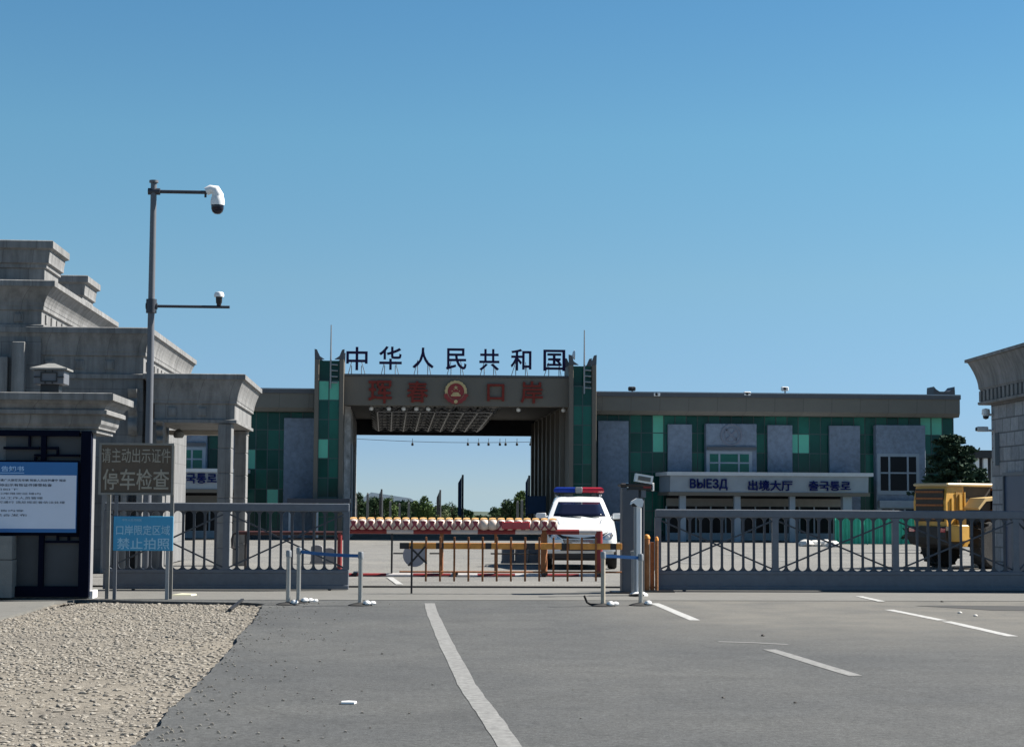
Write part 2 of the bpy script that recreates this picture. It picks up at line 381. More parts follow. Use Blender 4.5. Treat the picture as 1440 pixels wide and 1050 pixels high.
# gate strip of concrete, then the yard behind it
mb = MB(); mb.box(-30, 60, 30.19, 34.3, -.06, .004); struct(mb.build('concrete_apron', apron_m))
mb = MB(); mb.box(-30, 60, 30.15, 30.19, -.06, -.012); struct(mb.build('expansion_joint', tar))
# side pavement under the guardhouse
kp = [G(-120, 880), G(0, 868), G(40, 858), G(76, 846), G(128, 841), G(170, 840.5)]
mb = MB(); pl = [(p.x, p.y) for p in kp] + [(-5.2,30.14), (-30,30.14), (-30, kp[0].y)]
n = len(pl); mb.add([(x,y,-.004) for x,y in pl]+[(x,y,-.06) for x,y in pl], [tuple(range(n))]+[(i,(i+1)%n,(i+1)%n+n,i+n) for i in range(n)])
struct(mb.build('side_pavement', apron_m))
yb = [34.3+.001, 38, 42, 46, 50, 54, 58, 62, 66, 70, 74, 78, 82, 86, 90, 94, 98, 102, 106, 110, 114, 160, 240, 420]
mb = MB()
grid_sheet('yard', [-60, -20, 0, 20, 60], yb, 0.0, yard_m)
mb = MB()
for y in (34.42, 34.52): mb.box(-12, 16, y, y+.035, .0, .03)
struct(mb.build('gate_track', tar))
# gravel shoulder: a bed and thousands of loose stones
gp = [(p.x, p.y) for p in kp] + [(-5.2,30.1)] + [(fine[0][0]-.3, 29.4)] + fine + [(last[0]-1.2, 8), (-16, 8), (-16, kp[0].y)]
n = len(gp); mb = MB().add([(x,y,-.045) for x,y in gp], [tuple(range(n))]); struct(mb.build('gravel_shoulder', gravel_m))
def inside(x, y, pg):
    c = False; j = len(pg)-1
    for i in range(len(pg)):
        if (pg[i][1] > y) != (pg[j][1] > y) and x < (pg[j][0]-pg[i][0])*(y-pg[i][1])/(pg[j][1]-pg[i][1])+pg[i][0]: c = not c
        j = i
    return c
from mathutils import noise as _noise
rs = random.Random(3); mb = MB(); cnt = 0
while cnt < 16000:
    y = rs.uniform(11, 30); x = rs.uniform(-9.5, -1.0)
    if x < -y*.30-.8: continue
    if not inside(x, y, gp): continue
    if _noise.noise(Vector((x*.9, y*.35, 0))) < -.12 and rs.random() < .5: continue
    if rs.random() < .3*max(0, (15.5-y)/3.5): continue
    cnt += 1
    s = rs.choice([.010,.012,.015,.018,.022,.030]) * rs.uniform(.8,1.3)
    a = rs.uniform(0, 6.28); ca, sa = math.cos(a), math.sin(a); ex, ey, ez = s*rs.uniform(.9,1.5), s*rs.uniform(.7,1.1), s*rs.uniform(.25,.5)
    pts = []
    for h_, q_ in ((-.5,.75),(.25,1.0),(.95,.55)):
        for i_ in range(5):
            t_ = 1.2566*i_+h_*.9; f_ = q_*rs.uniform(.75,1.15); pts.append((ex*f_*math.cos(t_), ey*f_*math.sin(t_), ez*(h_+rs.uniform(-.15,.15))))
    fcs = [(5*j_+i_, 5*j_+(i_+1)%5, 5*j_+5+(i_+1)%5, 5*j_+5+i_) for j_ in (0,1) for i_ in range(5)] + [(10,11,12,13,14)]
    mb.add([(x+p*ca-q_*sa, y+p*sa+q_*ca, -.045+ez*.3+r) for p,q_,r in pts], fcs)
for k in range(260):                                     # a few thrown on to the asphalt
    e0 = rs.randrange(len(fine)-1); ex_, ey_ = fine[e0]; x = ex_+rs.expovariate(2.2); y = ey_+rs.uniform(-.3,.3); s = rs.uniform(.008,.018)
    mb.add([(x-s,y-s*.7,0),(x+s,y-s*.8,0),(x+s*.8,y+s*.8,0),(x-s*.9,y+s*.7,0),(x-s*.5,y-s*.4,s),(x+s*.5,y-s*.4,s*.9),(x+s*.4,y+s*.5,s),(x-s*.4,y+s*.4,s*.8)], [(4,5,6,7),(0,1,5,4),(1,2,6,5),(2,3,7,6),(3,0,4,7)])
o = mb.build('gravel_stones', stone_bit, fix=False)
tag(o, 'loose pale gravel stones lying over the roadside shoulder', 'gravel', kind='stuff')
# lane paint
def ribbon(px, wd, m, name, dz=.004, ragged=.005):
    pts = [G(*p) for p in px]; fine = []
    for a, b in zip(pts[:-1], pts[1:]):
        for k in range(5): fine.append(a.lerp(b, k/5))
    fine.append(pts[-1]); mb = MB(); 
    for i, p in enumerate(fine):
        t = (fine[min(i+1,len(fine)-1)] - fine[max(i-1,0)]); t.z = 0; t.normalize(); nn = Vector((t.y,-t.x,0))
        for sgn in (-1, 1):
            q = p + nn*(wd/2*sgn + random.uniform(-ragged, ragged)); mb.v.append((q.x, q.y, gz(q.y)+dz))
    for i in range(len(fine)-1): mb.f.append((2*i,2*i+1,2*i+3,2*i+2)); mb.mi.append(0)
    return struct(mb.build(name, m, fix=False))
ribbon([(604,848),(608,862),(618,885),(629,908),(642,934),(656,962),(672,985),(692,1012),(716,1048),(750,1100)], .17, road_paint, 'lane_line')
for a in ([(920,848),(978,872)], [(1082,913),(1203,950)], [(1250,857),(1325,872)], [(1331,873.5),(1424,894.5)]):
    ribbon(a, .15, paint_fresh if a[0][0] > 1240 or a[0][0] < 1000 else road_paint, 'lane_dash')
ribbon([(1010,902),(1060,903.5),(1108,906)], .12, paint_faint, 'worn_lane_mark')
ribbon([(1208,838.5),(1240,846)], .14, paint_fresh, 'worn_lane_mark', .010)
ribbon([(548,812),(562,822)], .14, paint_fresh, 'worn_lane_mark', .012)
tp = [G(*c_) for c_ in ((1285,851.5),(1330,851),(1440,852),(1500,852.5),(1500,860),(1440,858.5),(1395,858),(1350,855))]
struct(MB().add([(c_.x,c_.y,.0045) for c_ in tp], [tuple(range(8))]).build('dark_ground_patch', tar))  # flat dark patch laid on the asphalt
for a in ([(508,768),(528,767)], [(562,770),(590,770)], [(562,777),(590,777)], [(562,784),(588,784)], [(1010,778),(1050,782)], [(1080,786),(1110,789)], [(505,776),(520,776)], [(255,773),(285,772)], [(940,782),(975,784)], [(950,790),(990,793)]):
    ribbon(a, .3, road_paint, 'yard_marking', .006)
# ================================================================== LEFT MONUMENTAL GATEHOUSE
base = D(120, 803, 41); GL = (base.x, 41, 0)
gh = thing('stone_gatehouse', GL, 'stepped grey granite gatehouse with flared cornices behind the guardhouse', 'gatehouse')
def xz(px, py, Y): p = D(px, py, Y); return p.x, p.z
def ornaments(mb, x0, x1, z0, z1, yf, step, sz):
    x = x0+step*.5
    while x < x1-sz*.6:
        zc = (z0+z1)/2
        mb.bbox(x-sz/2, x+sz/2, yf-.03, yf+.05, zc-sz/2, zc+sz/2, .012)
        mb.box(x-sz*.3, x+sz*.3, yf-.045, yf-.03, zc-sz*.3, zc+sz*.3)
        x += step
def tier(x0, x1, y0, y1, ztop, zneck, zfr, zbot, over, front_orn=True, wallname='wall'):
    """block with a flared cornice, plain frieze with little carved squares and a string course under it"""
    w_ = MB(); w_.box(x0, x1, y0, y1, zbot, zfr-.05); w_.build(wallname, stone, gh)
    c = MB()
    h = ztop-zneck
    prof = [(.02, zfr-.05), (.06, zfr-.05), (.06, zfr+.05), (.0, zfr+.07), (.0, zneck-.08), (.05, zneck-.06), (.05, zneck+.02)]
    for k in range(6):
        t = k/5; prof.append((.06+(over-.10)*(t**1.8), zneck+.03+(h-.16)*t))
    prof += [(over, ztop-.12), (over, ztop), (over-.03, ztop+.02)]
    c.loft(x0, x1, y0, y1, prof)
    ornaments(c, x0, x1, zfr+.07, zneck-.08, y0, .68, .21)
    if front_orn:                                    # dentils on the side face
        y = y0+.5
        while y < y1-.3:
            zc = (zfr+zneck)/2; c.box(x1-.02, x1+.03, y-.1, y+.1, zc-.1, zc+.1); y += .68
    c.build('cornice', stone_plain, gh)
    return c
def zpx(py, px, Y): return D(px, py, Y).z
YF = 41.0
# porch tier (lowest, to the right) : cornice over an open passage
xg0, _ = xz(205, 700, YF); xg1, _ = xz(328, 700, YF)
zt, zn, zf = zpx(527,280,YF), zpx(564,280,YF), zpx(592,280,YF)
XC1 = xz(206, 700, YF)[0]
c = MB(); PD = 5.0
h = zt-zn
prof = [(.0, zf-.04), (.05, zf-.04), (.05, zf+.03), (.0, zf+.05), (.0, zn-.07), (.05, zn-.05), (.05, zn+.01)]
for k in range(6):
    t = k/5; prof.append((.06+.14*(t**1.5), zn+.02+(h-.14)*t))
prof += [(.25, zt-.11), (.25, zt), (.22, zt+.015)]
XC2 = xz(198.6,700,YF)[0]; c.loft(XC2+.26, xg1, YF, YF+PD, prof); ornaments(c, XC1+.2, xg1, zf+.05, zn-.07, YF, .68, .2)
c.build('cornice', stone_plain, gh)
beige = mat('porch_lintel', (.36,.33,.29), .8, .1, 3)
mb = MB(); zb = zpx(612,260,YF+PD); mb.box(XC2+.05, xg1-.05, YF+PD-.5, YF+PD-.05, zb, zf-.045); mb.build('lintel', beige, gh)
mb = MB(); mb.lathe((xz(254,612,YF+3)[0], YF+2.6, zf-.30), [(.10,0),(.13,.05),(.12,.14),(.03,.22)]); mb.build('ceiling_lamp', concrete, gh, True)
for (a, b, ya) in ((305,324,YF), (305,324,YF+PD-.62)):
    X0, X1 = xz(a,700,YF)[0], xz(b,700,YF)[0]
    mb = MB(); 
    for k in range(6):                                   # drums with open joints
        z0_ = k*(zf-.04)/6; z1_ = (k+1)*(zf-.04)/6-.012; mb.bbox(X0, X1, ya, ya+.6, z0_, z1_, .01)
    mb.box(X0+.015, X1-.015, ya+.015, ya+.585, 0, zf-.05)
    mb.build('column', stone_plain, gh)
mb = MB(); X0, X1 = xz(205,700,YF)[0], xz(226,700,YF)[0]
mb.box(X0, X1, YF+.02, YF+.75, 0, zf-.05); mb.build('pier', stone_plain, gh)
# scroll brackets, lit from the side
def bracket(X, z0, z1, y0, wd=.16):
    pr = []; n = 26
    for k in range(n+1):
        t = k/n; pr.append((y0-.10-.16*abs(math.sin(t*math.pi*2.5))-.16*t, z0+(z1-z0)*t))
    pr += [(y0+.1, z1), (y0+.1, z0)]
    mb = MB(); mb.prismx(pr, X-wd, X); return mb.build('scroll_bracket', stone_plain, gh)
bracket(xz(192,700,YF-.05)[0], zpx(612,190,YF), zpx(548,190,YF), YF+.0, .2)
bracket(xz(229,700,YF-.05)[0], zpx(626,226,YF), zpx(593,226,YF), YF+.0, .14)
# second tier
tier(xz(-260,700,YF)[0], xz(198,700,YF)[0], YF, YF+9, zpx(462,130,YF), zpx(496,130,YF), zpx(529,130,YF), 0, .22)
# third tier
Y3 = YF-.02
tier(xz(-260,700,YF)[0], xz(54,700,YF)[0], YF-.14, YF+8.8, zpx(398,40,YF), zpx(433,40,YF), zpx(461,40,YF), 0, .34)
for a, b in ((-60,-36), (-12,10), (16,34)):
    mb = MB(); mb.bbox(xz(a,700,YF)[0], xz(b,700,YF)[0], YF-.36, YF-.142, 0, zpx(503 if b<30 else 482,30,YF), .015); mb.build('pilaster', stone_plain, gh)
for a, b, yt in ((148,164,640),(174,183,640),(196,205,690)):
    mb = MB(); mb.bbox(xz(a,700,YF)[0], xz(b,700,YF)[0], YF-.52, YF-.003, 0, zpx(yt,160,YF), .015); mb.build('pilaster', stone_plain, gh)
# top blocks
def cap(x0, x1, y0, y1, z0, ztop, over):
    mb = MB(); h = .62
    mb.loft(x0, x1, y0, y1, [(0,z0),(0,ztop-h),(.05,ztop-h+.02),(.05,ztop-h+.1),(.11,ztop-h+.13),(.11,ztop-h+.2),(over*.55,ztop-h+.3),(over*.6,ztop-h+.36),(over*.6,ztop-h+.42),(over,ztop-h+.46),(over,ztop),(over-.03,ztop+.02)])
    return mb.build('turret', stone_plain, gh)
zD = zpx(398,40,YF)
cap(xz(-160,700,YF)[0], xz(49,700,YF)[0], YF+.5, YF+2.2, zD, zpx(336,30,YF), .22)
YB = 47.2
cap(xz(0,700,YB)[0], xz(107,700,YB)[0], YB, YB+1.6, zD-.2, zpx(389,90,YB), .22)
# ================================================================== GUARDHOUSE with lattice front
YK = 30.35
kb = thing('guardhouse', (D(60,838,YK).x, YK, 0), 'small stone guardhouse with navy lattice front and moulded cornice', 'guardhouse')
X0, X1 = xz(-230,700,YK)[0], xz(126,700,YK)[0]
zk0 = zpx(607,60,YK)
mb = MB(); mb.box(X0, X1, YK+.12, YK+.50, 0, zk0); mb.box(X0, X1-.7, YK+.50, YK+1.75, 0, zk0); mb.build('wall', kiosk_wall, kb)
zt = zpx(553,80,YK)
mb = MB(); H = zt-zk0
mb.loft(X0, X1+.04, YK+.06, YK+1.75, [(0,zk0-.01),(.05,zk0-.01),(.05,zk0+.05),(.09,zk0+.06),(.09,zk0+.09),(.13,zk0+H*.22),(.15,zk0+H*.40),(.15,zk0+H*.44),(.24,zk0+H*.46),(.24,zk0+H*.56),(.20,zk0+H*.60),(.24,zk0+H*.70),(.31,zk0+H*.78),(.31,zk0+H*.8),(.36,zk0+H*.81),(.36,zt-.01),(.33,zt)])
mb.build('cornice', stone_plain, kb)
def kr(x0, x1, y0, y1, Y=YK): return rect(x0, y0, x1, y1, Y)
def kbox(name, m, rects, y0, y1):
    mb = MB()
    for r in rects:
        a, b, z0, z1 = kr(*r); mb.box(a, b, y0, y1, max(z0, .0), z1)
    return mb.build(name, m, kb)
kbox('window_panel', navyglass, [(5,57,611,828), (62,118,611,828)], YK+.06, YK+.118)
kbox('corner_post', navy, [(113,127,606,839)], YK-.08, YK+.125)
kbox('mullion', navy, [(56,63,612,826)], YK-.04, YK+.06)
kbox('top_rail', navy, [(-230,112.5,604,612)], YK-.06, YK+.119)
kbox('bottom_rail', navy, [(22,112.5,824,838.5)], YK-.06, YK+.119)
lat = [(5,55.5,628,631.5),(63.5,82,628,631.5),(79.5,82.5,632,640),(48,112,638.5,641.5),(48,51,642,650),(106.5,110,650,672),(109,112.5,668,690),(106.5,110,690,752),(63.5,110,760,763),(79.5,82.5,752,759.5),(95,98,752,759.5),(80,112,752.2,754.5),(40,43,612.5,627.5)]
for r in lat:
    kbox('lattice_bar', navy, [r], YK-.02, YK+.06)
kbox('mid_rail', navy, [(-230,112.5,748,752)], YK-.05, YK+.06)
kbox('plinth_block', concrete, [(-230,22,752.5,785),(-230,22,786,838.5)], YK-.30, YK+.06)
mb = MB(); a,b,z0,z1 = kr(130,140,836,841); mb.box(X1+.005, X1+.07, YK+.1, YK+.6, 0, .13); mb.build('side_step', white, kb)
# little stone lantern standing on the cornice
YL = YK+.25
x0,x1,z0,z1 = rect(42, 507, 97, 552, YL); xc = (x0+x1)/2; zb = zt
ln = thing('stone_lantern', (xc, YL+.2, zb), 'small square lantern with pyramid cap on the guardhouse cornice', 'lantern')
mb = MB(); hw = .19; mb.box(xc-hw*.8, xc+hw*.8, YL+.2-hw*.8, YL+.2+hw*.8, zb, zb+.17); mb.build('base', black, ln)
mb = MB(); zz = zb+.17; mb.bbox(xc-.255, xc+.255, YL-.04, YL+.44, zz, zz+.24, .012); mb.build('lantern_box', polegrey, ln)
mb = MB(); zc = zz+.12
for a,b,c_,d in ((-.14,.14,-.085,-.065),(-.14,.14,.065,.085),(-.14,-.12,-.065,.065),(.12,.14,-.065,.065),(-.25,-.14,-.01,.01),(.14,.25,-.01,.01),(-.07,-.05,.085,.115),(.05,.07,.085,.115),(-.07,-.05,-.115,-.085),(.05,.07,-.115,-.085)):
    mb.box(xc+a, xc+b, YL-.06, YL-.041, zc+c_, zc+d)
mb.build('fretwork', black, ln)
mb = MB(); zz += .241; mb.rings([[(xc-.31,YL-.10,zz),(xc+.31,YL-.10,zz),(xc+.31,YL+.5,zz),(xc-.31,YL+.5,zz)],[(xc-.31,YL-.10,zz+.03),(xc+.31,YL-.10,zz+.03),(xc+.31,YL+.5,zz+.03),(xc-.31,YL+.5,zz+.03)],[(xc-.05,YL+.16,zz+.125),(xc+.05,YL+.16,zz+.125),(xc+.05,YL+.24,zz+.125),(xc-.05,YL+.24,zz+.125)]]); mb.build('cap', concrete, ln)
# notice board hung on the lattice
YN = YK-.12
x0,x1,z0,z1 = rect(-160, 649, 108, 748, YN)
nb = thing('notice_board', ((x0+x1)/2, YN, z0), 'blue and white notice board hung on the guardhouse front', 'notice board')
mb = MB(); mb.bbox(x0-.03, x1+.03, YN+.01, YN+.06, z0-.02, z1+.03, .01); mb.build('frame', navy, nb)
zs = zpx(668,60,YN); zs2 = zpx(743,60,YN)
mb = MB(); mb.box(x0, x1, YN, YN+.009, z0, z1); mb.build('backing', notice_blue, nb)
mb = MB(); mb.box(x0, x1-.012, YN-.004, YN-.001, zs2, zs); paper = mb.build('paper', notice_white, nb)
text('heading', '告知书', *rect(2,655,34,662.5,YN), YN-.001, notice_pale, nb, .004, .02)
mb = MB(); a,b,c_,d = rect(-60,664,34,665,YN); mb.box(a,b,YN-.004,YN-.001,c_,d); mb.build('heading_rule', notice_pale, nb)
LINES = [(673,676.5,-90,93,'为维护国家口岸管理秩序保障出入境安全请广大旅客及车辆 驾驶人员自觉遵守 规定'),(679.5,683.5,-90,73,'进入口岸限定区域的人员 请主动出示有效证件接受检查'),(686,689,-90,26,'现将有关事项告知如下'),(692,695,-90,57,'一 未经许可不得进入 口岸限定区域内'),(698,701.3,-90,60,'二 严禁携带违禁物品 服从工作人员管理'),(704,707.5,-90,91,'三 车辆停车接受检查后方可通行 违反规定者依法处理'),(716,719,-90,33,'边防检查站联合公告内容'),(722,725.5,-90,38,'口岸管理办公室联合发布')]
for a, b, l, r_, s_ in LINES:
    text('text_line', s_, *rect(l, a, r_, b, YN-.005), YN-.005, ink, nb, .002, .012 if a < 684 else 0)
# ================================================================== SIGNS ON POSTS
YS_ = G(190, 842).y
sg = thing('stop_sign', (D(195,842,YS_).x, YS_, 0), 'faded brown two-line signboard on two tall grey posts', 'sign')
x0,x1,z0,z1 = rect(141, 624.5, 243, 694, YS_-.05)
mb = MB(); mb.bbox(x0, x1, YS_-.06, YS_-.03, z0, z1, .006); mb.build('board', board_brown, sg)
mb = MB()
for a in ((x0-.02,x1+.02,z1-.015,z1+.02),(x0-.02,x1+.02,z0-.02,z0+.015),(x0-.02,x0+.02,z0+.015,z1-.015),(x1-.02,x1+.02,z0+.015,z1-.015)):
    mb.box(a[0],a[1],YS_-.08,YS_-.0601,a[2],a[3])
mb.build('board_frame', mat('sign_frame', (.20,.19,.17), .6, .2, 8), sg)
text('upper_line', '请主动出示证件', *rect(143,630,240,650.5,YS_-.06), YS_-.061, board_text, sg, .008, .004)
text('lower_line', '停车检查', *rect(144.5,659,238,688.5,YS_-.06), YS_-.061, board_text, sg, .008, .012)
for px in (152, 241):
    X = D(px, 760, YS_).x; mb = MB(); mb.box(X-.03, X+.03, YS_-.028, YS_+.03, -.04, z1-.02); mb.build('post', mat('post_paint_%d'%px, (.16,.155,.145), .7, .25, 7), sg)
YB_ = YS_-.12
bs = thing('prohibition_sign', (D(202,842,YB_).x, YB_, 0), 'pale blue two-line no-photography sign below the brown signboard', 'sign')
x0,x1,z0,z1 = rect(160, 725.5, 244, 774, YB_)
mb = MB(); mb.bbox(x0, x1, YB_-.05, YB_-.03, z0, z1, .006); mb.build('board', sign_blue, bs)
text('small_line', '中华人民共和国', *rect(172,729,199,732.5,YB_-.05), YB_-.051, sign_blue_text, bs, .003)
text('upper_line', '口岸限定区域', *rect(163.5,738,239,752,YB_-.05), YB_-.051, sign_blue_text, bs, .004, .006)
text('lower_line', '禁止拍照', *rect(164.5,756,238.5,772,YB_-.05), YB_-.051, sign_blue_text, bs, .004, .008)
for px in (162.5, 236):
    X = D(px, 760, YB_).x; mb = MB(); mb.box(X-.028, X+.028, YB_-.029, YB_+.02, -.04, z1 if px > 200 else zpx(696,162,YB_)); mb.build('post', galv if px>200 else polegrey, bs)
# ================================================================== CAMERA POLE
YP = 39.0
arm_dark = mat('arm_backlit_dark', (.03,.034,.045), .5, .1, 6)  # backlit shade of the arms put into their colour
X = D(207.5, 700, YP).x; zt = zpx(257,211,YP)
pole = thing('camera_pole', (X, YP, 0), 'tall grey pole with two side arms for cameras', 'pole')
mb = MB(); mb.tube([(X,YP,0),(X,YP,3.2),(X,YP,zt)], [.085,.08,.066], 16); mb.lathe((X,YP,zt), [(.1,0),(.1,.05),(.0,.055)],14); mb.build('shaft', polegrey, pole, True)
za = zpx(270,250,YP); xa = D(291,270,YP).x
mb = MB(); mb.tube([(X,YP,za),(xa,YP,za)], .04, 10); mb.tube([(X-.12,YP,za),(X+.14,YP,za)],.075,12); mb.build('upper_arm', arm_dark, pole, True)
zb = zpx(431,260,YP); xb = D(323,431,YP).x
mb = MB(); mb.tube([(X,YP,zb),(xb,YP,zb)], .032, 10); mb.tube([(X-.12,YP,zb),(X+.13,YP,zb)],.07,12); mb.lathe((X,YP,zb-.15),[(.115,0),(.115,.3)],14); mb.build('lower_arm', arm_dark, pole, True)
mb = MB(); mb.lathe((X,YP,0),[(.22,0),(.22,.03),(.13,.03),(.11,.2)],16); mb.build('base_flange', polegrey, pole, True)
pt = thing('dome_camera', (xa, YP, za), 'large white pan-tilt dome camera hanging from the upper arm', 'camera')
cx = D(306,280,YP).x
mb = MB(); mb.tube([(xa-.02,YP,za+.02),(xa+.08,YP,za+.07),(xa+.18,YP,za+.06),(cx,YP,za-.06),(cx,YP,za-.13)], [.09,.10,.11,.13,.13], 16); mb.build('bracket', white, pt, True)
mb = MB(); mb.lathe((cx,YP,za-.26), [(.15,-.02),(.155,.06),(.14,.15),(.10,.24),(0,.26)], 20); mb.build('housing', white, pt, True)
mb = MB(); mb.lathe((cx,YP,za-.32), [(0,-.16),(.06,-.15),(.11,-.11),(.138,-.04),(.14,.04)], 20); mb.build('dome', glass_dark, pt, True)
mb = MB(); mb.tube([(xa-.03,YP,za-.02),(xa-.03,YP,za-.11)], .025, 8); mb.build('cable_gland', black, pt, True)
xs = D(308,420,YP).x
mc = thing('small_camera', (xs, YP, zb+.03), 'small white-topped camera standing on the lower arm', 'camera')
mb = MB(); mb.lathe((xs,YP,zb+.03), [(.05,0),(.05,.04),(.065,.06),(.075,.24),(.0,.245)], 14); mb.build('body', black, mc, True)
mb = MB(); mb.lathe((xs,YP,zb+.22), [(.105,0),(.11,.05),(.09,.1),(0,.12)], 14); mb.build('hood', white, mc, True)
# ================================================================== RIGHT GATEHOUSE
fc = G(1397, 808); L_ = 6.5; Wd = 7.0
rg = thing('stone_pavilion', (fc.x, fc.y, 0), 'rough granite pavilion with flared dentil cornice behind the right gate', 'pavilion', rz=R(-3.4))
zt = D(1397, 503, fc.y).z; zc = D(1397, 568, fc.y).z; zd = D(1390, 549, fc.y).z
mb = MB(); mb.box(0, Wd, -L_, 0, 0, zc-.02); mb.build('wall', rough_stone, rg, local=True)
mb = MB(); h = zt-zd
prof = [(.02,zc-.02),(.23,zc-.02),(.25,zc),(.25,zc+.05),(.16,zc+.06),(.16,zd-.01),(.21,zd),(.21,zd+.03)]
for k in range(7):
    t = k/6; prof.append((.23+.20*t**1.7, zd+.04+(h-.14)*t))
prof += [(.49,zt-.09),(.49,zt-.02),(.36,zt)]
mb.loft(0, Wd, -L_, 0, prof); mb.build('cornice', stone_plain, rg, local=True)
y = .15
while y > -L_:
    MB().box(-.22, -.158, y-.09, y+.09, zc+.065, zd-.012).build('dentil', stone_plain, rg, local=True); y -= .32
x = -.1
while x < Wd:
    MB().box(x-.09, x+.09, .158, .22, zc+.065, zd-.012).build('dentil', stone_plain, rg, local=True); x += .32
yw = -1.15
mb = MB(); mb.box(-.03, .05, -L_+.4, yw, 0, 2.3); mb.build('doorway', mat('pavilion_door_blue', (.05,.075,.13), .4, .12, 2), rg, local=True)
mb = MB(); mb.box(-.07, .05, yw, yw+.08, 0, 2.38); mb.box(-.07,.05,-L_+.4,yw,2.3,2.38); mb.build('door_frame', polegrey, rg, local=True)
mb = MB(); mb.box(-.10, .02, -.62, -.5, 2.55, 3.3); mb.build('wall_lamp', galv, rg, local=True)
def wallcam(px, py, label, big):
    p = D(px, py, fc.y-.1); t = thing('wall_camera', (p.x, p.y, p.z), label, 'camera', 'cameras on the pavilion corner')
    mb = MB(); mb.tube([(p.x+.1,p.y,p.z-.05),(p.x+.38,p.y,p.z-.05)], .028, 8); mb.box(p.x+.3,p.x+.36,p.y-.1,p.y+.1,p.z-.18,p.z+.08); mb.build('bracket', white, t, True)
    if big:
        mb = MB(); mb.lathe((p.x+.04,p.y,p.z-.06), [(0,.16),(.09,.14),(.1,.02),(.07,0)],14); mb.build('housing', white, t, True)
        mb = MB(); mb.lathe((p.x+.04,p.y,p.z-.07), [(0,-.09),(.06,-.07),(.075,0)],14); mb.build('dome', black, t, True)
    else:
        mb = MB(); mb.bbox(p.x-.14,p.x+.12,p.y-.06,p.y+.06,p.z-.08,p.z+.04,.015); mb.build('housing', white, t)
        mb = MB(); mb.bbox(p.x-.17,p.x-.141,p.y-.045,p.y+.045,p.z-.065,p.z+.02,.01); mb.build('lens', black, t)
wallcam(1384, 580, 'upper dome camera bracketed to the pavilion corner', True)
wallcam(1382, 602, 'lower white box camera bracketed to the pavilion corner', False)
# ================================================================== PORT BUILDING
YM = 115.0; YW = 116.3; DEP = 27.0; zg = gz(YM)
ctr = D(641, 700, YM)
pb = thing('port_building', (ctr.x, YM, zg), 'long green-glass customs hall with a wide central gateway and roof lettering', 'building')
def px2x(px, Y): return D(px, 660, Y).x
def mirror(px): return 2*641-px
# --- glazing of the two wings: a grid of tinted panes, each set at a hair's tilt
rg_ = random.Random(11)
def glazing(name, x0, x1, z0, z1, Y, pw, ph, bright, z_off=0):
    nx = max(1, round((x1-x0)/pw)); pw = (x1-x0)/nx
    zs = [z1]; 
    while zs[-1] > z0+.2: zs.append(max(z0, zs[-1]-ph))
    mb = MB(); fr = MB()
    for i in range(nx):
        for j in range(len(zs)-1):
            a, b, c, d = x0+i*pw+.03, x0+(i+1)*pw-.03, zs[j+1]+.03, zs[j]-.03
            cxx, czz = (a+b)/2, (c+d)/2
            k = 2 if any(r[0] <= cxx <= r[1] and r[2] <= czz <= r[3] for r in bright) else (1 if rg_.random() < .42 else 0)
            t1, t2 = rg_.uniform(-.012,.012), rg_.uniform(-.012,.012)
            mb.add([(a,Y+t1,c),(b,Y-t1,c),(b,Y-t1+t2,d),(a,Y+t1+t2,d)], [(0,1,2,3)], k)
    mb.build(name, [g_dark, g_mid, g_light], pb)
    for i in range(nx+1): fr.box(x0+i*pw-.03, x0+i*pw+.03, Y-.02, Y+.06, z0, z1)
    for z in zs:
        fr.box(x0+.03, x1-.03, Y-.012, Y+.05, z-.03, z+.03)
    fr.build('glazing_bars', g_mull, pb)
def brect(l, Y): return [(lambda r: (r[0]-.15, r[1]+.15, r[2]-.1, r[3]+.1))(rect(*q, Y)) for q in l]
BR = [(917,585,934,643),(954,585,971,591),(1007,585,1058,592),(1112,617,1130,645),(1195,585,1208,592),(1298,588,1318,600)]
BL = [(341,637,357,663),(374,691,391,706)]
zwt = D(1000, 582, YW).z
xl0, xl1 = px2x(-72, YW), px2x(441, YW)
xr0, xr1 = px2x(838, YW), px2x(1341, YW)
glazing('glazing', xl0, xl1, zg+.3, zwt, YW, .76, 1.28, brect(BL, YW))
glazing('glazing', xr0, xr1, zg+.3, zwt, YW, .76, 1.28, brect(BR, YW))
mb = MB(); mb.box(xl0+.1, xl1-.1, YW+.15, YW+22, zg, zwt+.2); mb.build('wing_body', cap_dark, pb)
mb = MB(); mb.box(xr0+.1, xr1-.1, YW+.15, YW+22, zg, zwt+.2); mb.build('wing_body', cap_dark, pb)
for (a, b) in ((px2x(-72,YM), px2x(440,YM)), (px2x(838.5,YM), px2x(1351,YM))):
    z1 = D(1000,552,YM).z; zm = D(1000,558.5,YM).z; z0 = D(1000,583.5,YM).z
    mb = MB(); mb.prismx([(YM+.22,z0),(YM+.02,z0+.25),(YM,zm),(YM+14,zm),(YM+14,z0)], a, b); mb.build('fascia', taupe, pb)
    mb = MB(); mb.box(a-.03, b+.03, YM-.12, YM+14, zm+.003, z1); mb.build('roof_edge', cap_dark, pb)
    mb = MB(); mb.box(a, b, YM-.14, YM-.121, z1-.05, z1+.02); mb.build('roof_trim', pale_frame, pb)
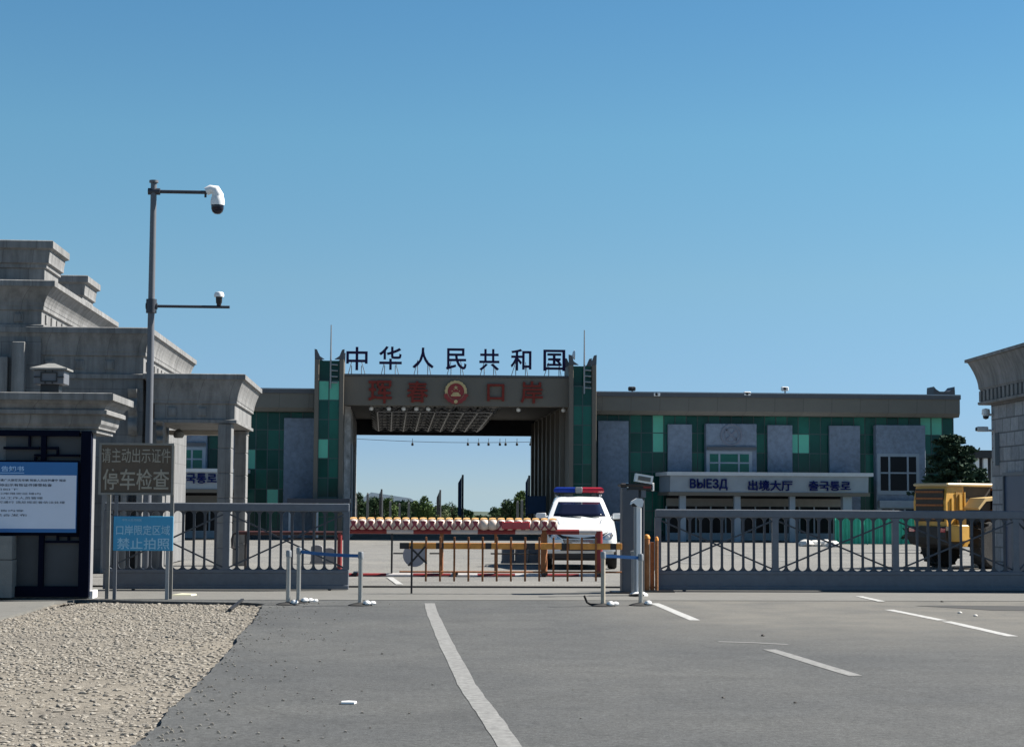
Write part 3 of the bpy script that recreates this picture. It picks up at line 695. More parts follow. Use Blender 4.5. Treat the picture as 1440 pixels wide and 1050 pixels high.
# --- blue-grey stone panels, mirrored about the gateway
def panel(x0, x1, y0, y1=752):
    for m_ in (False, True):
        a, b = (mirror(x1), mirror(x0)) if m_ else (x0, x1)
        X0, X1 = px2x(a, YW), px2x(b, YW); zt = D(1000, y0, YW).z
        mb = MB(); mb.bbox(X0, X1, YW-.35, YW-.04, zg, zt, .02); mb.build('stone_panel', bluestone, pb)
for a, b, c in ((840,883,593),(938,972,597),(1078,1113,597),(1165,1208,597)): panel(a, b, c)
def bay(x0, x1, y0, wins, roof_em):
    for m_ in (False, True):
        f = (lambda q: mirror(q)) if m_ else (lambda q: q)
        X0, X1 = sorted((px2x(f(x0), YW), px2x(f(x1), YW))); zt = D(1000, y0, YW).z
        mb = MB(); mb.bbox(X0, X1, YW-.75, YW-.04, zg, zt, .03); mb.build('stone_bay', bluestone, pb)
        for (a, b, c, d, cols, m) in wins:
            A, B = sorted((px2x(f(a), YW-.75), px2x(f(b), YW-.75))); Z0 = D(1000, d, YW-.75).z; Z1 = D(1000, c, YW-.75).z
            mb = MB(); mb.box(A-.22, B+.22, YW-.80, YW-.752, Z0-.25, Z1+.2); fo = mb.build('window_frame', pale_frame, pb)
            mb = MB(); mb.box(A, B, YW-.815, YW-.802, Z0, Z1); mb.build('window_panes', m, fo)
            mb = MB()
            for t in cols: mb.box(A+(B-A)*t-.06, A+(B-A)*t+.06, YW-.86, YW-.817, Z0, Z1)
            if c > 636 and b-a < 56: mb.box(A, B, YW-.85, YW-.818, Z0+(Z1-Z0)*.52-.05, Z0+(Z1-Z0)*.52+.05)
            mb.build('glazing_bars', pale_frame, fo)
        if roof_em:
            cxx = (X0+X1)/2; zc = D(1000, 611, YW-.75).z; mb = MB(); n = 28
            for rr, r2 in ((.62,.72),(.42,.48)):
                for k in range(n):
                    a0, a1 = 6.2832*k/n, 6.2832*(k+1)/n
                    mb.prism([(cxx+r2*math.cos(a0),zc+r2*math.sin(a0)),(cxx+r2*math.cos(a1),zc+r2*math.sin(a1)),(cxx+rr*math.cos(a1),zc+rr*math.sin(a1)),(cxx+rr*math.cos(a0),zc+rr*math.sin(a0))], YW-.80, YW-.745)
            mb.bar((cxx-.36,YW-.775,zc+.36),(cxx+.36,YW-.775,zc-.36),.11,.05); mb.bar((cxx-.36,YW-.775,zc-.36),(cxx+.36,YW-.775,zc+.36),.11,.04)
            mb.build('wall_emblem', mat('emblem_relief', (.14,.155,.20), .8, .1), pb)
            a, b, z0, z1 = X0+.05, X1-.05, D(1000,632,YW-.8).z, D(1000,628,YW-.8).z
            mb = MB(); mb.box(a, b, YW-.95, YW-.752, z0, z1); mb.build('ledge', cap_dark, pb)
bay(990, 1061, 596, [(998,1053,638,664,(.24,.74),g_mid)], True)
bay(1228, 1297, 596, [(1238,1288,640,688,(.24,.76),pane_dark), (1239,1288,714,745,(.33,.66),pane_dark)], False)
# pale sill band under the corner bay window
for m_ in (False, True):
    f = (lambda q: mirror(q)) if m_ else (lambda q: q)
    A, B = sorted((px2x(f(1230),YW), px2x(f(1296),YW)))
    mb = MB(); mb.box(A, B, YW-1.15, YW-.752, D(1000,712,YW).z, D(1000,702,YW).z); mb.build('sill_band', pale_frame, pb)
# --- canopies with lettering
YC = 111.0
def canopy(a, b, txt, pil):
    X0, X1 = px2x(a, YC), px2x(b, YC)
    z0, z1, z2, z3 = [D(1080, q, YC).z for q in (697, 692, 669, 664)]
    mb = MB(); mb.prismx([(YC,z1),(YC-.1,z2),(YW-.8,z2),(YW-.8,z1)], X0+.15, X1-.15); cp = mb.build('canopy', pale_frame, pb)
    mb = MB(); mb.box(X0-.1, X1+.1, YC-.35, YW-.8, z2+.003, z3); mb.build('canopy_roof', mat('canopy_roof_white_%d'%a, (.5,.52,.54), .6, .1), cp)
    mb = MB(); mb.box(X0+.05, X1-.05, YC-.06, YW-.8, z0, z1-.003); mb.build('canopy_trim', taupe_plain, cp)
    for s_, p0, p1, q0, q1 in txt:
        text('canopy_lettering', s_, *rect(p0, q0, p1, q1, YC-.1), YC-.10, letter_blue, cp, .08, .02)
    for p0, p1 in pil:
        A, B = px2x(p0, YC), px2x(p1, YC)
        mb = MB(); mb.bbox(A, B, YC+.35, YC+.35+(B-A), zg, z0-.003, .02); mb.build('pillar', pale_frame, pb)
    # glazed entrance behind the pillars
    mb = MB(); mb.box(X0+.6, X1-.6, YW-.85, YW-.79, zg, z0-.01); mb.build('entrance_glazing', pane_dark, pb)
    zb_ = D(1080, 712, YW-.8).z
    mb = MB(); mb.box(X0+.6, X1-.6, YW-.93, YW-.851, zb_, D(1080,701,YW-.8).z); mb.build('entrance_transom', mat('transom_%d'%a, (.24,.235,.22), .7, .1), pb)
    n = 12; mb = MB()
    for k in range(n+1):
        x = X0+.6+(X1-X0-1.2)*k/n; mb.box(x-.05, x+.05, YW-.9, YW-.851, zg, zb_-.002)
    mb.box(X0+.6, X1-.6, YW-.92, YW-.901, zg+.02, zg+.5); mb.build('entrance_frames', pale_frame, pb)
canopy(939, 1224, [('ВЫЕЗД', 970, 1023, 673, 689), ('出境大厅', 1052, 1114, 675, 690), ('출국통로', 1137, 1196, 676, 690)], ((957,966),(1034,1043),(1112,1120),(1187,1200)))
canopy(58, 342, [('입국통로', 247, 305, 665, 679.5)], ((82,92),(162,170),(239,247),(316,325)))
# low dark cover beside the left pylon
mb = MB(); a, b, z0, z1 = rect(404, 700.5, 492, 707, 112); mb.box(a, b, 112, YW-.4, z0, z1)
mb.build('low_cover', mat('low_cover_dark', (.03,.035,.05), .5, .1), pb)
mb = MB()
for px in (408, 447, 486):
    X = px2x(px,112); mb.box(X-.06, X+.06, 112.1, 112.22, zg, z0-.002)
mb.build('low_cover_posts', pale_frame, pb)
# --- pylons
def pylon(a, b, ytop, yg):
    Y0 = YM-.9
    X0, X1 = px2x(a,Y0), px2x(b,Y0); zt = D(640, ytop, Y0).z; wv = .28
    for u in (X0, X1-wv):
        mb = MB(); mb.bbox(u, u+wv, Y0, Y0+3.2, zg, zt, .02); mb.build('pylon_jamb', taupe_plain, pb)
    for u, sg_ in ((X0, 1), (X1, -1)):      # upswept corner horns
        for ya_, yb_ in ((.02,.3),(2.8,3.1)):
            MB().prism([(u,zt+.004),(u+sg_*.62,zt+.004),(u+sg_*.30,zt+.22),(u+sg_*.14,zt+.62),(u-sg_*.02,zt+.66)], Y0+ya_, Y0+yb_).build('pylon_horn', cap_dark, pb)
    zgls = D(640, yg, Y0).z
    br = [rect(446,606,461,631,Y0), rect(446,660,461,685,Y0)] if a < 600 else []
    br.append((X0 if a < 600 else X0, X1 if a < 600 else (X0+X1)/2, zgls-.62, zgls+.1))
    glazing('pylon_glazing', X0+wv, X1-wv, zg, zgls, Y0+.12, (X1-X0-2*wv)/2, 1.24 if a<600 else 1.26, br)
    mb = MB(); mb.box(X0+wv, X1-wv, Y0+.3, Y0+3.0, zg, zgls-.03); mb.build('pylon_core', cap_dark, pb)
    mb = MB(); mb.box(X0+wv, X1-wv, Y0+.5, Y0+.9, zgls-.02, zt-.05); mb.build('pylon_screen', g_dark, pb)
    # open rail ladder and antenna on the pylon top
    xm = px2x((a+b)/2+2, Y0)
    mb = MB()
    for q in range(4): mb.tube([(xm+.02,Y0-.02,zgls-.1+q*.38),(xm+.45,Y0-.02,zgls-.12+q*.38)], .05, 6)
    mb.tube([(xm,Y0-.02,zgls-.5),(xm,Y0-.02,zt)], .055, 6); mb.build('antenna_bracket', galv, pb)
    mb = MB(); zA = D(640, 459 if a < 600 else 462, Y0).z; mb.tube([(xm,Y0-.02,zt),(xm,Y0-.02,zA)], [.055,.035], 8); mb.build('antenna', galv, pb)
pylon(440.5, 482, 507, 537); pylon(800, 838.5, 511, 541)
# --- gateway
Y0 = YM-.2
gx0, gx1 = px2x(482.3, Y0), px2x(799.7, Y0); zf1, zf0 = D(641, 530, Y0).z, D(641, 571, Y0).z
mb = MB(); mb.bbox(gx0, gx1, Y0, Y0+.8, zf0, zf1, .02); mb.build('gateway_fascia', taupe_plain, pb)
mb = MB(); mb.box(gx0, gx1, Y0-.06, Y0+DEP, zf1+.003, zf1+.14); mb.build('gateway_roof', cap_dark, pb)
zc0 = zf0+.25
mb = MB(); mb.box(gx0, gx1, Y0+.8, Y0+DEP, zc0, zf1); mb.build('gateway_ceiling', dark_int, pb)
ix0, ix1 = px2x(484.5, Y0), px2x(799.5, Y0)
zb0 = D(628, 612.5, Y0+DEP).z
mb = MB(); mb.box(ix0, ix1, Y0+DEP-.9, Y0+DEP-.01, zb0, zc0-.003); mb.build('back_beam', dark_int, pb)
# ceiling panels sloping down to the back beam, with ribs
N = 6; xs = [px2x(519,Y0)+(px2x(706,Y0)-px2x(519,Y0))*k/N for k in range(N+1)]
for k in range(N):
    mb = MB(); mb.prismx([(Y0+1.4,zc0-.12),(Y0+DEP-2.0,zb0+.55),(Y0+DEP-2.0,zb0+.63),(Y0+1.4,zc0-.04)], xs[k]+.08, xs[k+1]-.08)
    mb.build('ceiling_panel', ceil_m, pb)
# made-up tube lattice, imitating bright reflections in the ceiling panels
tm = mat('glint_lattice_steel', (.17,.175,.19), .35, .2, 4, metal=.5)
tx0, tx1 = px2x(519,Y0), px2x(706,Y0); nb, nl = 9, 8
def tz(t): return (zc0-.16)*(1-t) + (zb0+.47)*t
def ty(t): return Y0+1.5+(DEP-3.6)*t
for i in range(nl):
    mb = MB(); t0, t1 = i/nl, (i+1)/nl
    for j in range(nb):
        xa, xb = tx0+(tx1-tx0)*j/nb, tx0+(tx1-tx0)*(j+1)/nb; xm = (xa+xb)/2; tmid = (t0+t1)/2
        bot = (xm, ty(tmid), tz(tmid)-.30)
        for (x,t) in ((xa,t0),(xb,t0),(xa,t1),(xb,t1)): mb.tube([(x,ty(t),tz(t)), bot], .045, 5)
        if j < nb-1: mb.tube([bot, (xm+(tx1-tx0)/nb, ty(tmid), tz(tmid)-.30)], .05, 5)
        if i < nl-1: mb.tube([bot, (xm, ty(tmid+1/nl), tz(tmid+1/nl)-.30)], .05, 5)
        mb.tube([(xa,ty(t0),tz(t0)),(xb,ty(t0),tz(t0))], .04, 5)
    mb.build('glint_lattice', tm, pb)
# inner walls with pilasters
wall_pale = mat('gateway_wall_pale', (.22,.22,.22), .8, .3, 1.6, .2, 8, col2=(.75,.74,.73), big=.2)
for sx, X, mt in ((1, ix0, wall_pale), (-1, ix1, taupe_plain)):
    mb = MB(); mb.box(min(X, X-sx*.4), max(X, X-sx*.4), Y0+2.4, Y0+DEP, zg-.1, zc0-.005); mb.build('gateway_wall', mt, pb)
    for k in range(8):
        y = Y0+2.6+k*3.35; mb = MB(); mb.box(min(X+sx*.004, X+sx*.30), max(X+sx*.004, X+sx*.30), y, y+.8, zg-.1, zc0-.2); mb.build('gateway_pilaster', mt, pb)
        if k < 7:
            mb = MB(); mb.box(min(X+sx*.003, X+sx*.06), max(X+sx*.003, X+sx*.06), y+1.1, y+3.05, zg+1.0, zg+4.6); mb.build('gateway_window', bluestone if sx < 0 else navyglass, pb)
for k,(dy,h0,h1) in enumerate(((.6,.3,6.2),(1.9,.3,4.4),(2.3,2.2,6.0),(5.2,.4,5.2),(9.1,1.0,6.0))):
    mb = MB(); mb.tube([(ix0+.40,Y0+2.4+dy,zg+h0),(ix0+.42,Y0+2.4+dy,zg+(h0+h1)/2),(ix0+.40,Y0+2.4+dy,zg+h1)], .07, 8); mb.build('drain_pipe', cap_dark if k%2 else galv, pb, True)
# spot lamps under the fascia
for px in (521, 546, 567, 585, 602, 730, 794):
    X = px2x(px, Y0); mb = MB(); mb.lathe((X, Y0+.9, zf0-.30), [(0,0),(.13,.05),(.15,.2),(.05,.3)], 10); mb.build('spot_lamp', white, pb, True)
# fascia lettering and emblem
for ch, a, b, c, d in (('珲',518,551,535,567),('春',572,602,536,566),('口',685,709,540,564),('岸',732,763,536,567)):
    text('fascia_letter', ch, *rect(a, c, b, d, Y0), Y0-.02, letter_red, pb, .14, .014)
# emblem: gilt wreath round a red field with stars, gate and cog below
ec = D(641, 550.5, Y0-.1); mb = MB(); ex, ez = ec.x, ec.z; u = D(642,550,Y0).x-D(641,550,Y0).x
mb.lathe((ex, Y0-.16, ez), [(0,.15),(11.6*u,.15),(11.6*u,.0),(0,.0)], 32, axis='y'); em = mb.build('emblem', emblem_red, pb)
mb = MB(); n = 36
for k in range(n):
    a0, a1 = 6.2832*k/n, 6.2832*(k+1)/n; r1, r2 = 11.7*u, (15.2+.5*(k%2))*u
    mb.prism([(ex+r2*math.cos(a0),ez+r2*math.sin(a0)),(ex+r2*math.cos(a1),ez+r2*math.sin(a1)),(ex+r1*math.cos(a1),ez+r1*math.sin(a1)),(ex+r1*math.cos(a0),ez+r1*math.sin(a0))], Y0-.20, Y0-.003)
mb.build('wreath', gold, em)
def star(mb, x, z, r, y0, y1):
    mb.prism([(x+(r if k%2==0 else r*.4)*math.sin(math.pi*k/5), z+(r if k%2==0 else r*.4)*math.cos(math.pi*k/5)) for k in range(10)], y0, y1)
mb = MB(); star(mb, ex, ez+5.6*u, 3.2*u, Y0-.19, Y0-.162)
for k, a in enumerate((-.95,-.38,.38,.95)): star(mb, ex+6.3*u*math.sin(a), ez+(7.2*math.cos(a)-3.5)*u, 1.15*u, Y0-.19, Y0-.162)
mb.build('stars', gold, em)
mb = MB()
for a, b, c, d in ((-6.8,6.8,-6.6,-4.4),(-5.2,5.2,-4.3,-3.2),(-4.6,4.6,-3.0,-2.0),(-3.6,3.6,-1.9,-1.1)): mb.box(ex+a*u, ex+b*u, Y0-.19, Y0-.162, ez+c*u, ez+d*u)
mb.build('gate_relief', gold, em)
mb = MB(); n = 14
for k in range(n):
    a0, a1 = math.pi*(1.08+.84*k/n), math.pi*(1.08+.84*(k+1)/n); r1, r2 = 12.5*u, (17.6+.8*(k%2))*u
    mb.prism([(ex+r2*math.cos(a0),ez+.5*u+r2*math.sin(a0)),(ex+r2*math.cos(a1),ez+.5*u+r2*math.sin(a1)),(ex+r1*math.cos(a1),ez+.5*u+r1*math.sin(a1)),(ex+r1*math.cos(a0),ez+.5*u+r1*math.sin(a0))], Y0-.24, Y0-.205)
mb.build('ribbon', emblem_red, em)
mb = MB(); mb.lathe((ex, Y0-.27, ez-14.2*u), [(0,.0),(2.6*u,.0),(2.6*u,.06),(0,.06)], 14, axis='y'); mb.build('cog', gold, em)
# roof lettering on struts
YR = Y0+.6
for ch, a, b, c, d in (('中',487,517,488,520.5),('华',533,565,487,520),('人',580,610,489,518),('民',627,656,490,520),('共',674,702,491,521),('和',718,747,491,521),('国',764,794.5,492,521.5)):
    x0,x1,z0,z1 = rect(a,c,b,d,YR)
    lt = text('roof_letter', ch, x0,x1,z0,z1, YR, letter_navy, pb, .22, .013)
    mb = MB()
    for t in (.25, .72): mb.tube([(x0+(x1-x0)*t, YR-.05, zf1+.13), (x0+(x1-x0)*t, YR-.05, z0+.3)], .028, 6); mb.tube([(x0+(x1-x0)*t+.25*(1 if t>.5 else -1), YR+.9, zf1+.13), (x0+(x1-x0)*t, YR-.02, z0+.55)], .024, 6)
    mb.build('strut', galv, lt)
# --- loose things on the roofs
def roofcam(px, py, Y, label, col):
    p = D(px, py, Y); z0 = D(1000,552,YM).z
    t = thing('roof_camera', (p.x, Y, z0), label, 'camera', 'cameras on the customs hall roof edge')
    mb = MB(); mb.tube([(p.x,Y,z0),(p.x,Y,p.z)], .05, 8); mb.build('stem', galv, t)
    mb = MB(); mb.bbox(p.x-.26,p.x+.22,Y-.14,Y+.14,p.z-.12,p.z+.16,.05); mb.build('housing', col, t)
    mb = MB(); mb.lathe((p.x-.05,Y-.16,p.z+.02),[(0,-.05),(.08,-.04),(.1,.02),(0,.02)],10,axis='y'); mb.build('lens', black, t)
roofcam(889, 547, YM+.3, 'dark camera on a stem, first on the right roof edge beside the pylon', black)
roofcam(924, 555, YM-.0, 'white camera clipped to the roof edge right of the dark one', white)
roofcam(1051, 554, YM-.0, 'white camera on the roof edge above the emblem panel', white)
roofcam(1104, 547, YM+.3, 'white camera raised on a stem, right of the emblem panel', white)
p = D(805, 499, YM+2)
t = thing('satellite_dish', (p.x, YM+2, zf1+.14), 'small white satellite dish by the right pylon horn', 'dish')
mb = MB(); mb.tube([(p.x,YM+2,zf1+.14),(p.x,YM+2,p.z)], .05, 8); mb.build('mast', galv, t)
mb = MB(); mb.lathe((p.x,YM+2,p.z), [(0,-.02),(.2,.02),(.32,.12),(.33,.15),(.2,.06),(0,.03)], 16, axis='x'); mb.build('reflector', white, t, True)
Yt = YM+6
a, b, z0, z1 = rect(1313, 550, 1343, 563, Yt)
zr = D(1000,552,YM).z
t = thing('roof_turret', ((a+b)/2, Yt, zr), 'small dark roof turret with upswept corners at the right end', 'turret')
mb = MB(); mb.box(a, b, Yt, Yt+1.6, zr-.1, z1-.02); mb.build('turret_body', cap_dark, t)
mb = MB()
for u_, s_ in ((a, 1), (b, -1)): mb.prism([(u_,z1-.015),(u_+s_*.42,z1-.015),(u_+s_*.2,z1+.12),(u_+s_*.02,z1+.32)], Yt, Yt+1.6)
mb.build('horns', cap_dark, t)
# wire with hanging lamps across the back of the gateway
Yh = Y0+DEP+.6
hx0, hx1 = D(502,617,Yh), D(754,621,Yh)
hw = thing('lamp_wire', ((hx0.x+hx1.x)/2, Yh, hx0.z), 'sagging wire with small dark lamps behind the gateway', 'wire')
pts = [hx0.lerp(hx1, k/20)+Vector((0,0,-.16*math.sin(math.pi*k/20))) for k in range(21)]
mb = MB(); mb.tube(pts, .02, 5); mb.build('wire', black, hw)
for px in (580, 658, 673, 687, 703, 711, 727, 746):
    p = D(px, 625, Yh); mb = MB(); mb.tube([(p.x,Yh,p.z+.16),(p.x,Yh,p.z+.5)], .02, 5); mb.lathe((p.x,Yh,p.z-.1), [(0,0),(.1,.04),(.09,.2),(.02,.28)], 8); mb.build('hanging_lamp', black, hw)
# ================================================================== SLIDING GATES
YG = 33.3
def sliding_gate(label, posts, x_end, top_px, bot_px, pxref):
    zt = D(pxref, top_px, YG).z; 
    xs = [D(p, 770, YG).x for p in posts]
    g = thing('sliding_gate', ((xs[0]+xs[-1])/2, YG, 0), label, 'gate', 'grey steel gates across the entrance')
    zt0 = zt-.15; zp1 = .365; zp0 = .07
    mb = MB(); mb.bbox(xs[0]-.05, xs[-1]+.05, YG-.05, YG+.05, zt0, zt, .012); mb.build('top_rail', gate_grey, g)
    mb = MB(); mb.bbox(xs[0]-.05, xs[-1]+.05, YG-.045, YG+.045, zp0, zp1, .012); mb.bbox(xs[0]-.05, xs[-1]+.05, YG-.065, YG+.065, zp0-.05, zp0+.03, .01); mb.bbox(xs[0]-.05, xs[-1]+.05, YG-.06, YG+.06, zp1-.05, zp1+.02, .01); mb.build('bottom_panel', gate_grey, g)
    def flared(x, hw, rl, rr_, dp, name, pm=gate_grey):        # upright whose ends flare into the arches on either side
        zb_, zt_ = zp1+.021, zt0-.001; L, Rr = [], []
        for t in range(5):                         # left edge upward from the foot
            a_ = t*math.pi/8; L.append((x-hw-rl*(1-math.sin(a_)), zb_+rl*(1-math.cos(a_)))); Rr.append((x+hw+rr_*(1-math.sin(a_)), zb_+rr_*(1-math.cos(a_))))
        Lt = [(px_, zt_-(pz_-zb_)) for px_, pz_ in reversed(L)]; Rt = [(px_, zt_-(pz_-zb_)) for px_, pz_ in reversed(Rr)]
        def clean(pl):
            o_ = []
            for q_ in pl:
                if not o_ or abs(q_[0]-o_[-1][0])+abs(q_[1]-o_[-1][1]) > 1e-5: o_.append(q_)
            return o_
        mb = MB(); mb.prism(clean(Rr+Rt)+clean(list(reversed(L+Lt))), YG-dp, YG+dp); mb.build(name, pm, g)
    for a, b in zip(xs[:-1], xs[1:]):
        n = max(2, round((b-a)/.203)); r_ = ((b-a)/n-.044)/2-.001
        for k in range(1, n): flared(a+(b-a)*k/n, .022, r_, r_, .018, 'bar', gate_bar)
    for i_, x in enumerate(xs):
        flared(x, .058, .06 if i_ else .001, .06 if i_ < len(xs)-1 else .001, .05, 'post')
    for a, b in zip(xs[:-1], xs[1:]):
        mb = MB(); ym = YG-.032
        mb.bar((a+.06,ym,zp1+.06),(b-.06,ym,zt0-.06),.03,.02); mb.build('brace', gate_bar, g)
        mb = MB(); ym = YG+.034
        mb.bar((a+.06,ym,zt0-.06),(b-.06,ym,zp1+.06),.03,.02); mb.build('brace', gate_bar, g)
    for x in (xs[0]+.5, xs[-1]-.3):
        mb = MB(); mb.lathe((x,YG-.03,.045),[(0,0),(.044,0),(.044,.06),(0,.06)],12,axis='y'); mb.build('wheel', black, g)
    return g
sliding_gate('left grey sliding gate with X braces behind the signboards', (150, 318, 487), 0, 707, 828, 330)
sliding_gate('right grey sliding gate with X braces running out to the pavilion', (925, 1090, 1259, 1428, 1500), 0, 717, 833, 1180)
t = thing('gate_stop', (D(916,838,YG).x, YG-.4, 0), 'rust-brown twin posts at the end of the right gate', 'post')
for px, yt, wd in ((909.5, 754, .055), (923.5, 757, .03)):
    X = D(px, 800, YG-.4).x; zt = D(px, yt, YG-.4).z
    mb = MB(); mb.tube([(X,YG-.4,0),(X,YG-.4,zt-.04)], wd, 14); mb.build('upright', post_rust, t, True)
    mb = MB(); mb.lathe((X,YG-.4,zt-.04),[(wd*1.15,0),(wd*1.15,.03),(wd*.7,.07),(0,.08)],14); mb.build('cap', boom_orange, t, True)
x0,x1,z0,z1 = rect(914.5,762,919.5,838,YG-.3)
mb = MB(); mb.box(x0,x1,YG-.35,YG-.25,0,z1); mb.build('web_plate', rust, t)
mb = MB(); mb.box(x0-.25,x1+.35,YG-.55,YG-.2,0,.035); mb.build('base_plate', black, t)
# ================================================================== RED-WHITE SPIKE BARRIER
YBR = 39.6
def striped_pipe(name, x0, x1, y, z, r, step, parent, start=0):
    """one pipe, red and white bands"""
    mb = MB(); x = x0; k = start
    while x < x1-.01:
        xe = min(x1, x+step*(1.35 if k%2==0 else .95)); mb.tube([(x,y,z),(xe,y,z)], r, 10, k%2, True); x = xe; k += 1
    return mb.build(name, [pipe_red, pipe_white], parent, True)
x0 = D(490,780,YBR).x; x1 = D(846,780,YBR).x; zt = D(650,747,YBR).z; zl = D(650,809.5,YBR).z
br = thing('spiked_barrier', ((x0+x1)/2, YBR, 0), 'long red and white road barrier topped with a row of spiked rollers', 'barrier')
striped_pipe('top_pipe', x0, x1, YBR, zt, .058, .62, br); striped_pipe('bottom_pipe', x0, x1, YBR, zl, .058, .62, br, 0)
n = 24; xe = D(783,740,YBR).x
for k in range(n):
    xa = x0+.01+(xe-x0)*k/n; xb = xa+(xe-x0)/n-.004; xm = (xa+xb)/2; hw = (xb-xa)/2; zc = zt+.155
    mb = MB(); mb.lathe((xm,YBR,zc), [(.04,-hw),(.095,-hw),(.122,-hw*.7),(.135,-hw*.2),(.135,hw*.2),(.122,hw*.7),(.095,hw),(.04,hw)], 14, axis='x')
    ro = mb.build('roller', roll_cream, br, True)
    mb = MB(); mb.rings([[(xm+t*hw, YBR+dy, zc+.118+dz*(1-.6*t*t)) for dy,dz in ((-.075,-.03),(-.06,.012),(0,.036),(.06,.012),(.075,-.03))] for t in (-.78,-.45,0,.45,.78)]); mb.build('roller_crest', roll_orange, ro, True)
    if k not in (15,16):
        mb = MB(); mb.bar((xm-hw*.85,YBR-.137,zc-.11),(xm+hw*.55,YBR-.137,zc+.07),.034,.02); mb.bar((xm-hw*.55,YBR-.135,zc+.07),(xm+hw*.85,YBR-.135,zc-.11),.034,.02)
        mb.lathe((xm,YBR-.15,zc+.03),[(0,0),(.05,0),(.05,.03),(0,.03)],10,axis='y'); mb.build('cross_blade', roll_dark, ro)
x2, x3 = D(705,740,YBR).x, D(744,740,YBR).x
mb = MB(); mb.bbox(x2, x3, YBR-.18, YBR-.15, zt+.06, zt+.22, .01); mb.build('red_plate', bar_red, br)
for px, r_, m in ((551,.022,black),(621,.04,rust),(697,.03,rust),(765,.075,rust),(842,.085,pipe_red)):
    X = D(px,780,YBR).x; mb = MB(); mb.tube([(X,YBR,.0 if r_>.05 else zl),(X,YBR,zt+(.02))], r_, 10); mb.build('post', m, br, True)
zm = D(650,778,YBR).z
for a, b in ((553,573),(604,619),(690,760),(770,838)):
    mb = MB(); mb.tube([(D(a,778,YBR).x,YBR,zm),(D(b,778,YBR).x,YBR,zm)], .016, 8); mb.build('middle_rod', black, br)
for px in (500, 640, 765, 842):
    X = D(px,815,YBR).x; mb = MB(); mb.box(X-.05,X+.05,YBR-.35,YBR+.35,.04,.09); mb.lathe((X-.03,YBR-.3,.045),[(0,0),(.045,0),(.045,.05),(0,.05)],10,axis='x'); mb.lathe((X-.03,YBR+.3,.045),[(0,0),(.045,0),(.045,.05),(0,.05)],10,axis='x'); mb.build('caster_foot', black, br)
c_ = D(583,780,YBR); mb = MB(); mb.lathe((c_.x,YBR-.06,c_.z),[(0,0),(.26,0),(.26,.012),(0,.012)],24,axis='y'); mb.build('round_plate', mat('plate_lilac_grey', (.33,.31,.33), .6, .1), br)
# second, plain barrier on the left behind the gate
YB2 = 41.0
maroon = mat('maroon_pipe', (.045,.010,.010), .6, .3, 8)
x0 = D(334,780,YB2).x; x1 = D(481,780,YB2).x; zt = D(400,749,YB2).z; zl = D(400,802,YB2).z
b2 = thing('road_barrier', ((x0+x1)/2, YB2, 0), 'plain dark red road barrier behind the left gate with a red end post', 'barrier')
mb = MB(); mb.tube([(x0,YB2,zt),(x1,YB2,zt)], .045, 10); mb.build('top_pipe', maroon, b2, True)
mb = MB(); mb.tube([(x0+.5,YB2,zl),(x1-.05,YB2,zl)], .03, 8); mb.build('bottom_rod', boom_black, b2)
mb = MB(); mb.tube([(D(405,757,YB2).x,YB2-.02,zt-.13),(x1-.05,YB2-.02,zt-.13)], .025, 8); mb.build('middle_rod', boom_black, b2)
X = D(477.5,780,YB2).x; mb = MB(); mb.tube([(X,YB2,0),(X,YB2,zt)], .055, 10); mb.build('end_post', pipe_red, b2, True)
mb = MB(); mb.tube([(x0,YB2,zt),(x0-.1,YB2,zt-.03),(x0-.13,YB2,zt-.15),(x0-.12,YB2,zt-.34),(x0-.02,YB2,zt-.38),(x0+.02,YB2,zt-.30)], .028, 8); mb.build('hook', boom_black, b2, True)
for px in (345, 410): 
    X = D(px,800,YB2).x; mb = MB(); mb.tube([(X,YB2,0),(X,YB2,zt)], .03, 8); mb.box(X-.05,X+.05,YB2-.3,YB2+.3,0,.04); mb.build('foot', boom_black, b2)
# ================================================================== FOLDING BOOM BARRIER
YA = 32.4
cab_grey = mat('cabinet_grey', (.07,.078,.095), .5, .12, 6)
pc = D(886.5, 836, YA); za = D(700,767,YA).z; zlo = D(700,803.5,YA).z
bb = thing('boom_barrier', (pc.x, YA, 0), 'orange boom barrier with a hanging railing and a grey drive cabinet', 'barrier')
x0,x1,z0,z1 = rect(875,684,898,838,YA)
mb = MB(); mb.bbox(x0,x1,YA-.02,YA+.32,0,z1,.02); mb.build('cabinet', cab_grey, bb)
xq = D(907,700,YA).x; mb = MB(); mb.bbox(x1+.001,xq,YA+.06,YA+.28,.0,z1-.01,.015); mb.build('cabinet_side', mat('cabinet_side_dark', (.05,.055,.065), .6, .1), bb)
mb = MB(); mb.bbox(x0-.04,xq+.1,YA-.05,YA+.36,z1+.001,z1+.06,.015); mb.build('cabinet_lid', boom_black, bb)
mb = MB(); mb.box(x0-.18,x1+.06,YA-.12,YA+.4,0,.035); mb.build('cabinet_foot', black, bb)
xa = D(562,766,YA-.1).x; yb_ = YA-.1; mb = MB(); x = xa; k = 1
while x < x0-.02:
    xe = min(x0-.02, x+(.14 if k%2 else .62)*(1.0+.25*math.sin(k*2.1))); mb.bbox(x, xe, yb_-.025, yb_+.025, za-.060, za+.052, .004, k%2); x = xe; k += 1
mb.build('boom_arm', [boom_orange, boom_black], bb)
xe = D(845,803,yb_).x
mb = MB(); mb.tube([(xa,yb_,zlo),(x0-.02,yb_,zlo)], .016, 8); mb.build('lower_rod', rust, bb, True)
for k in range(14):
    px = 579+ k*19.9
    if px > 860: break
    X = D(px,790,yb_).x; mb = MB(); zb_ = .0 if k == 0 else D(px,817,yb_).z; ztp = za+.16 if k>0 else za+.1
    mb.bbox(X-.018,X+.018,yb_-.045,yb_-.026,zb_,ztp,.004); mb.build('hanger', rust if k else boom_black, bb)
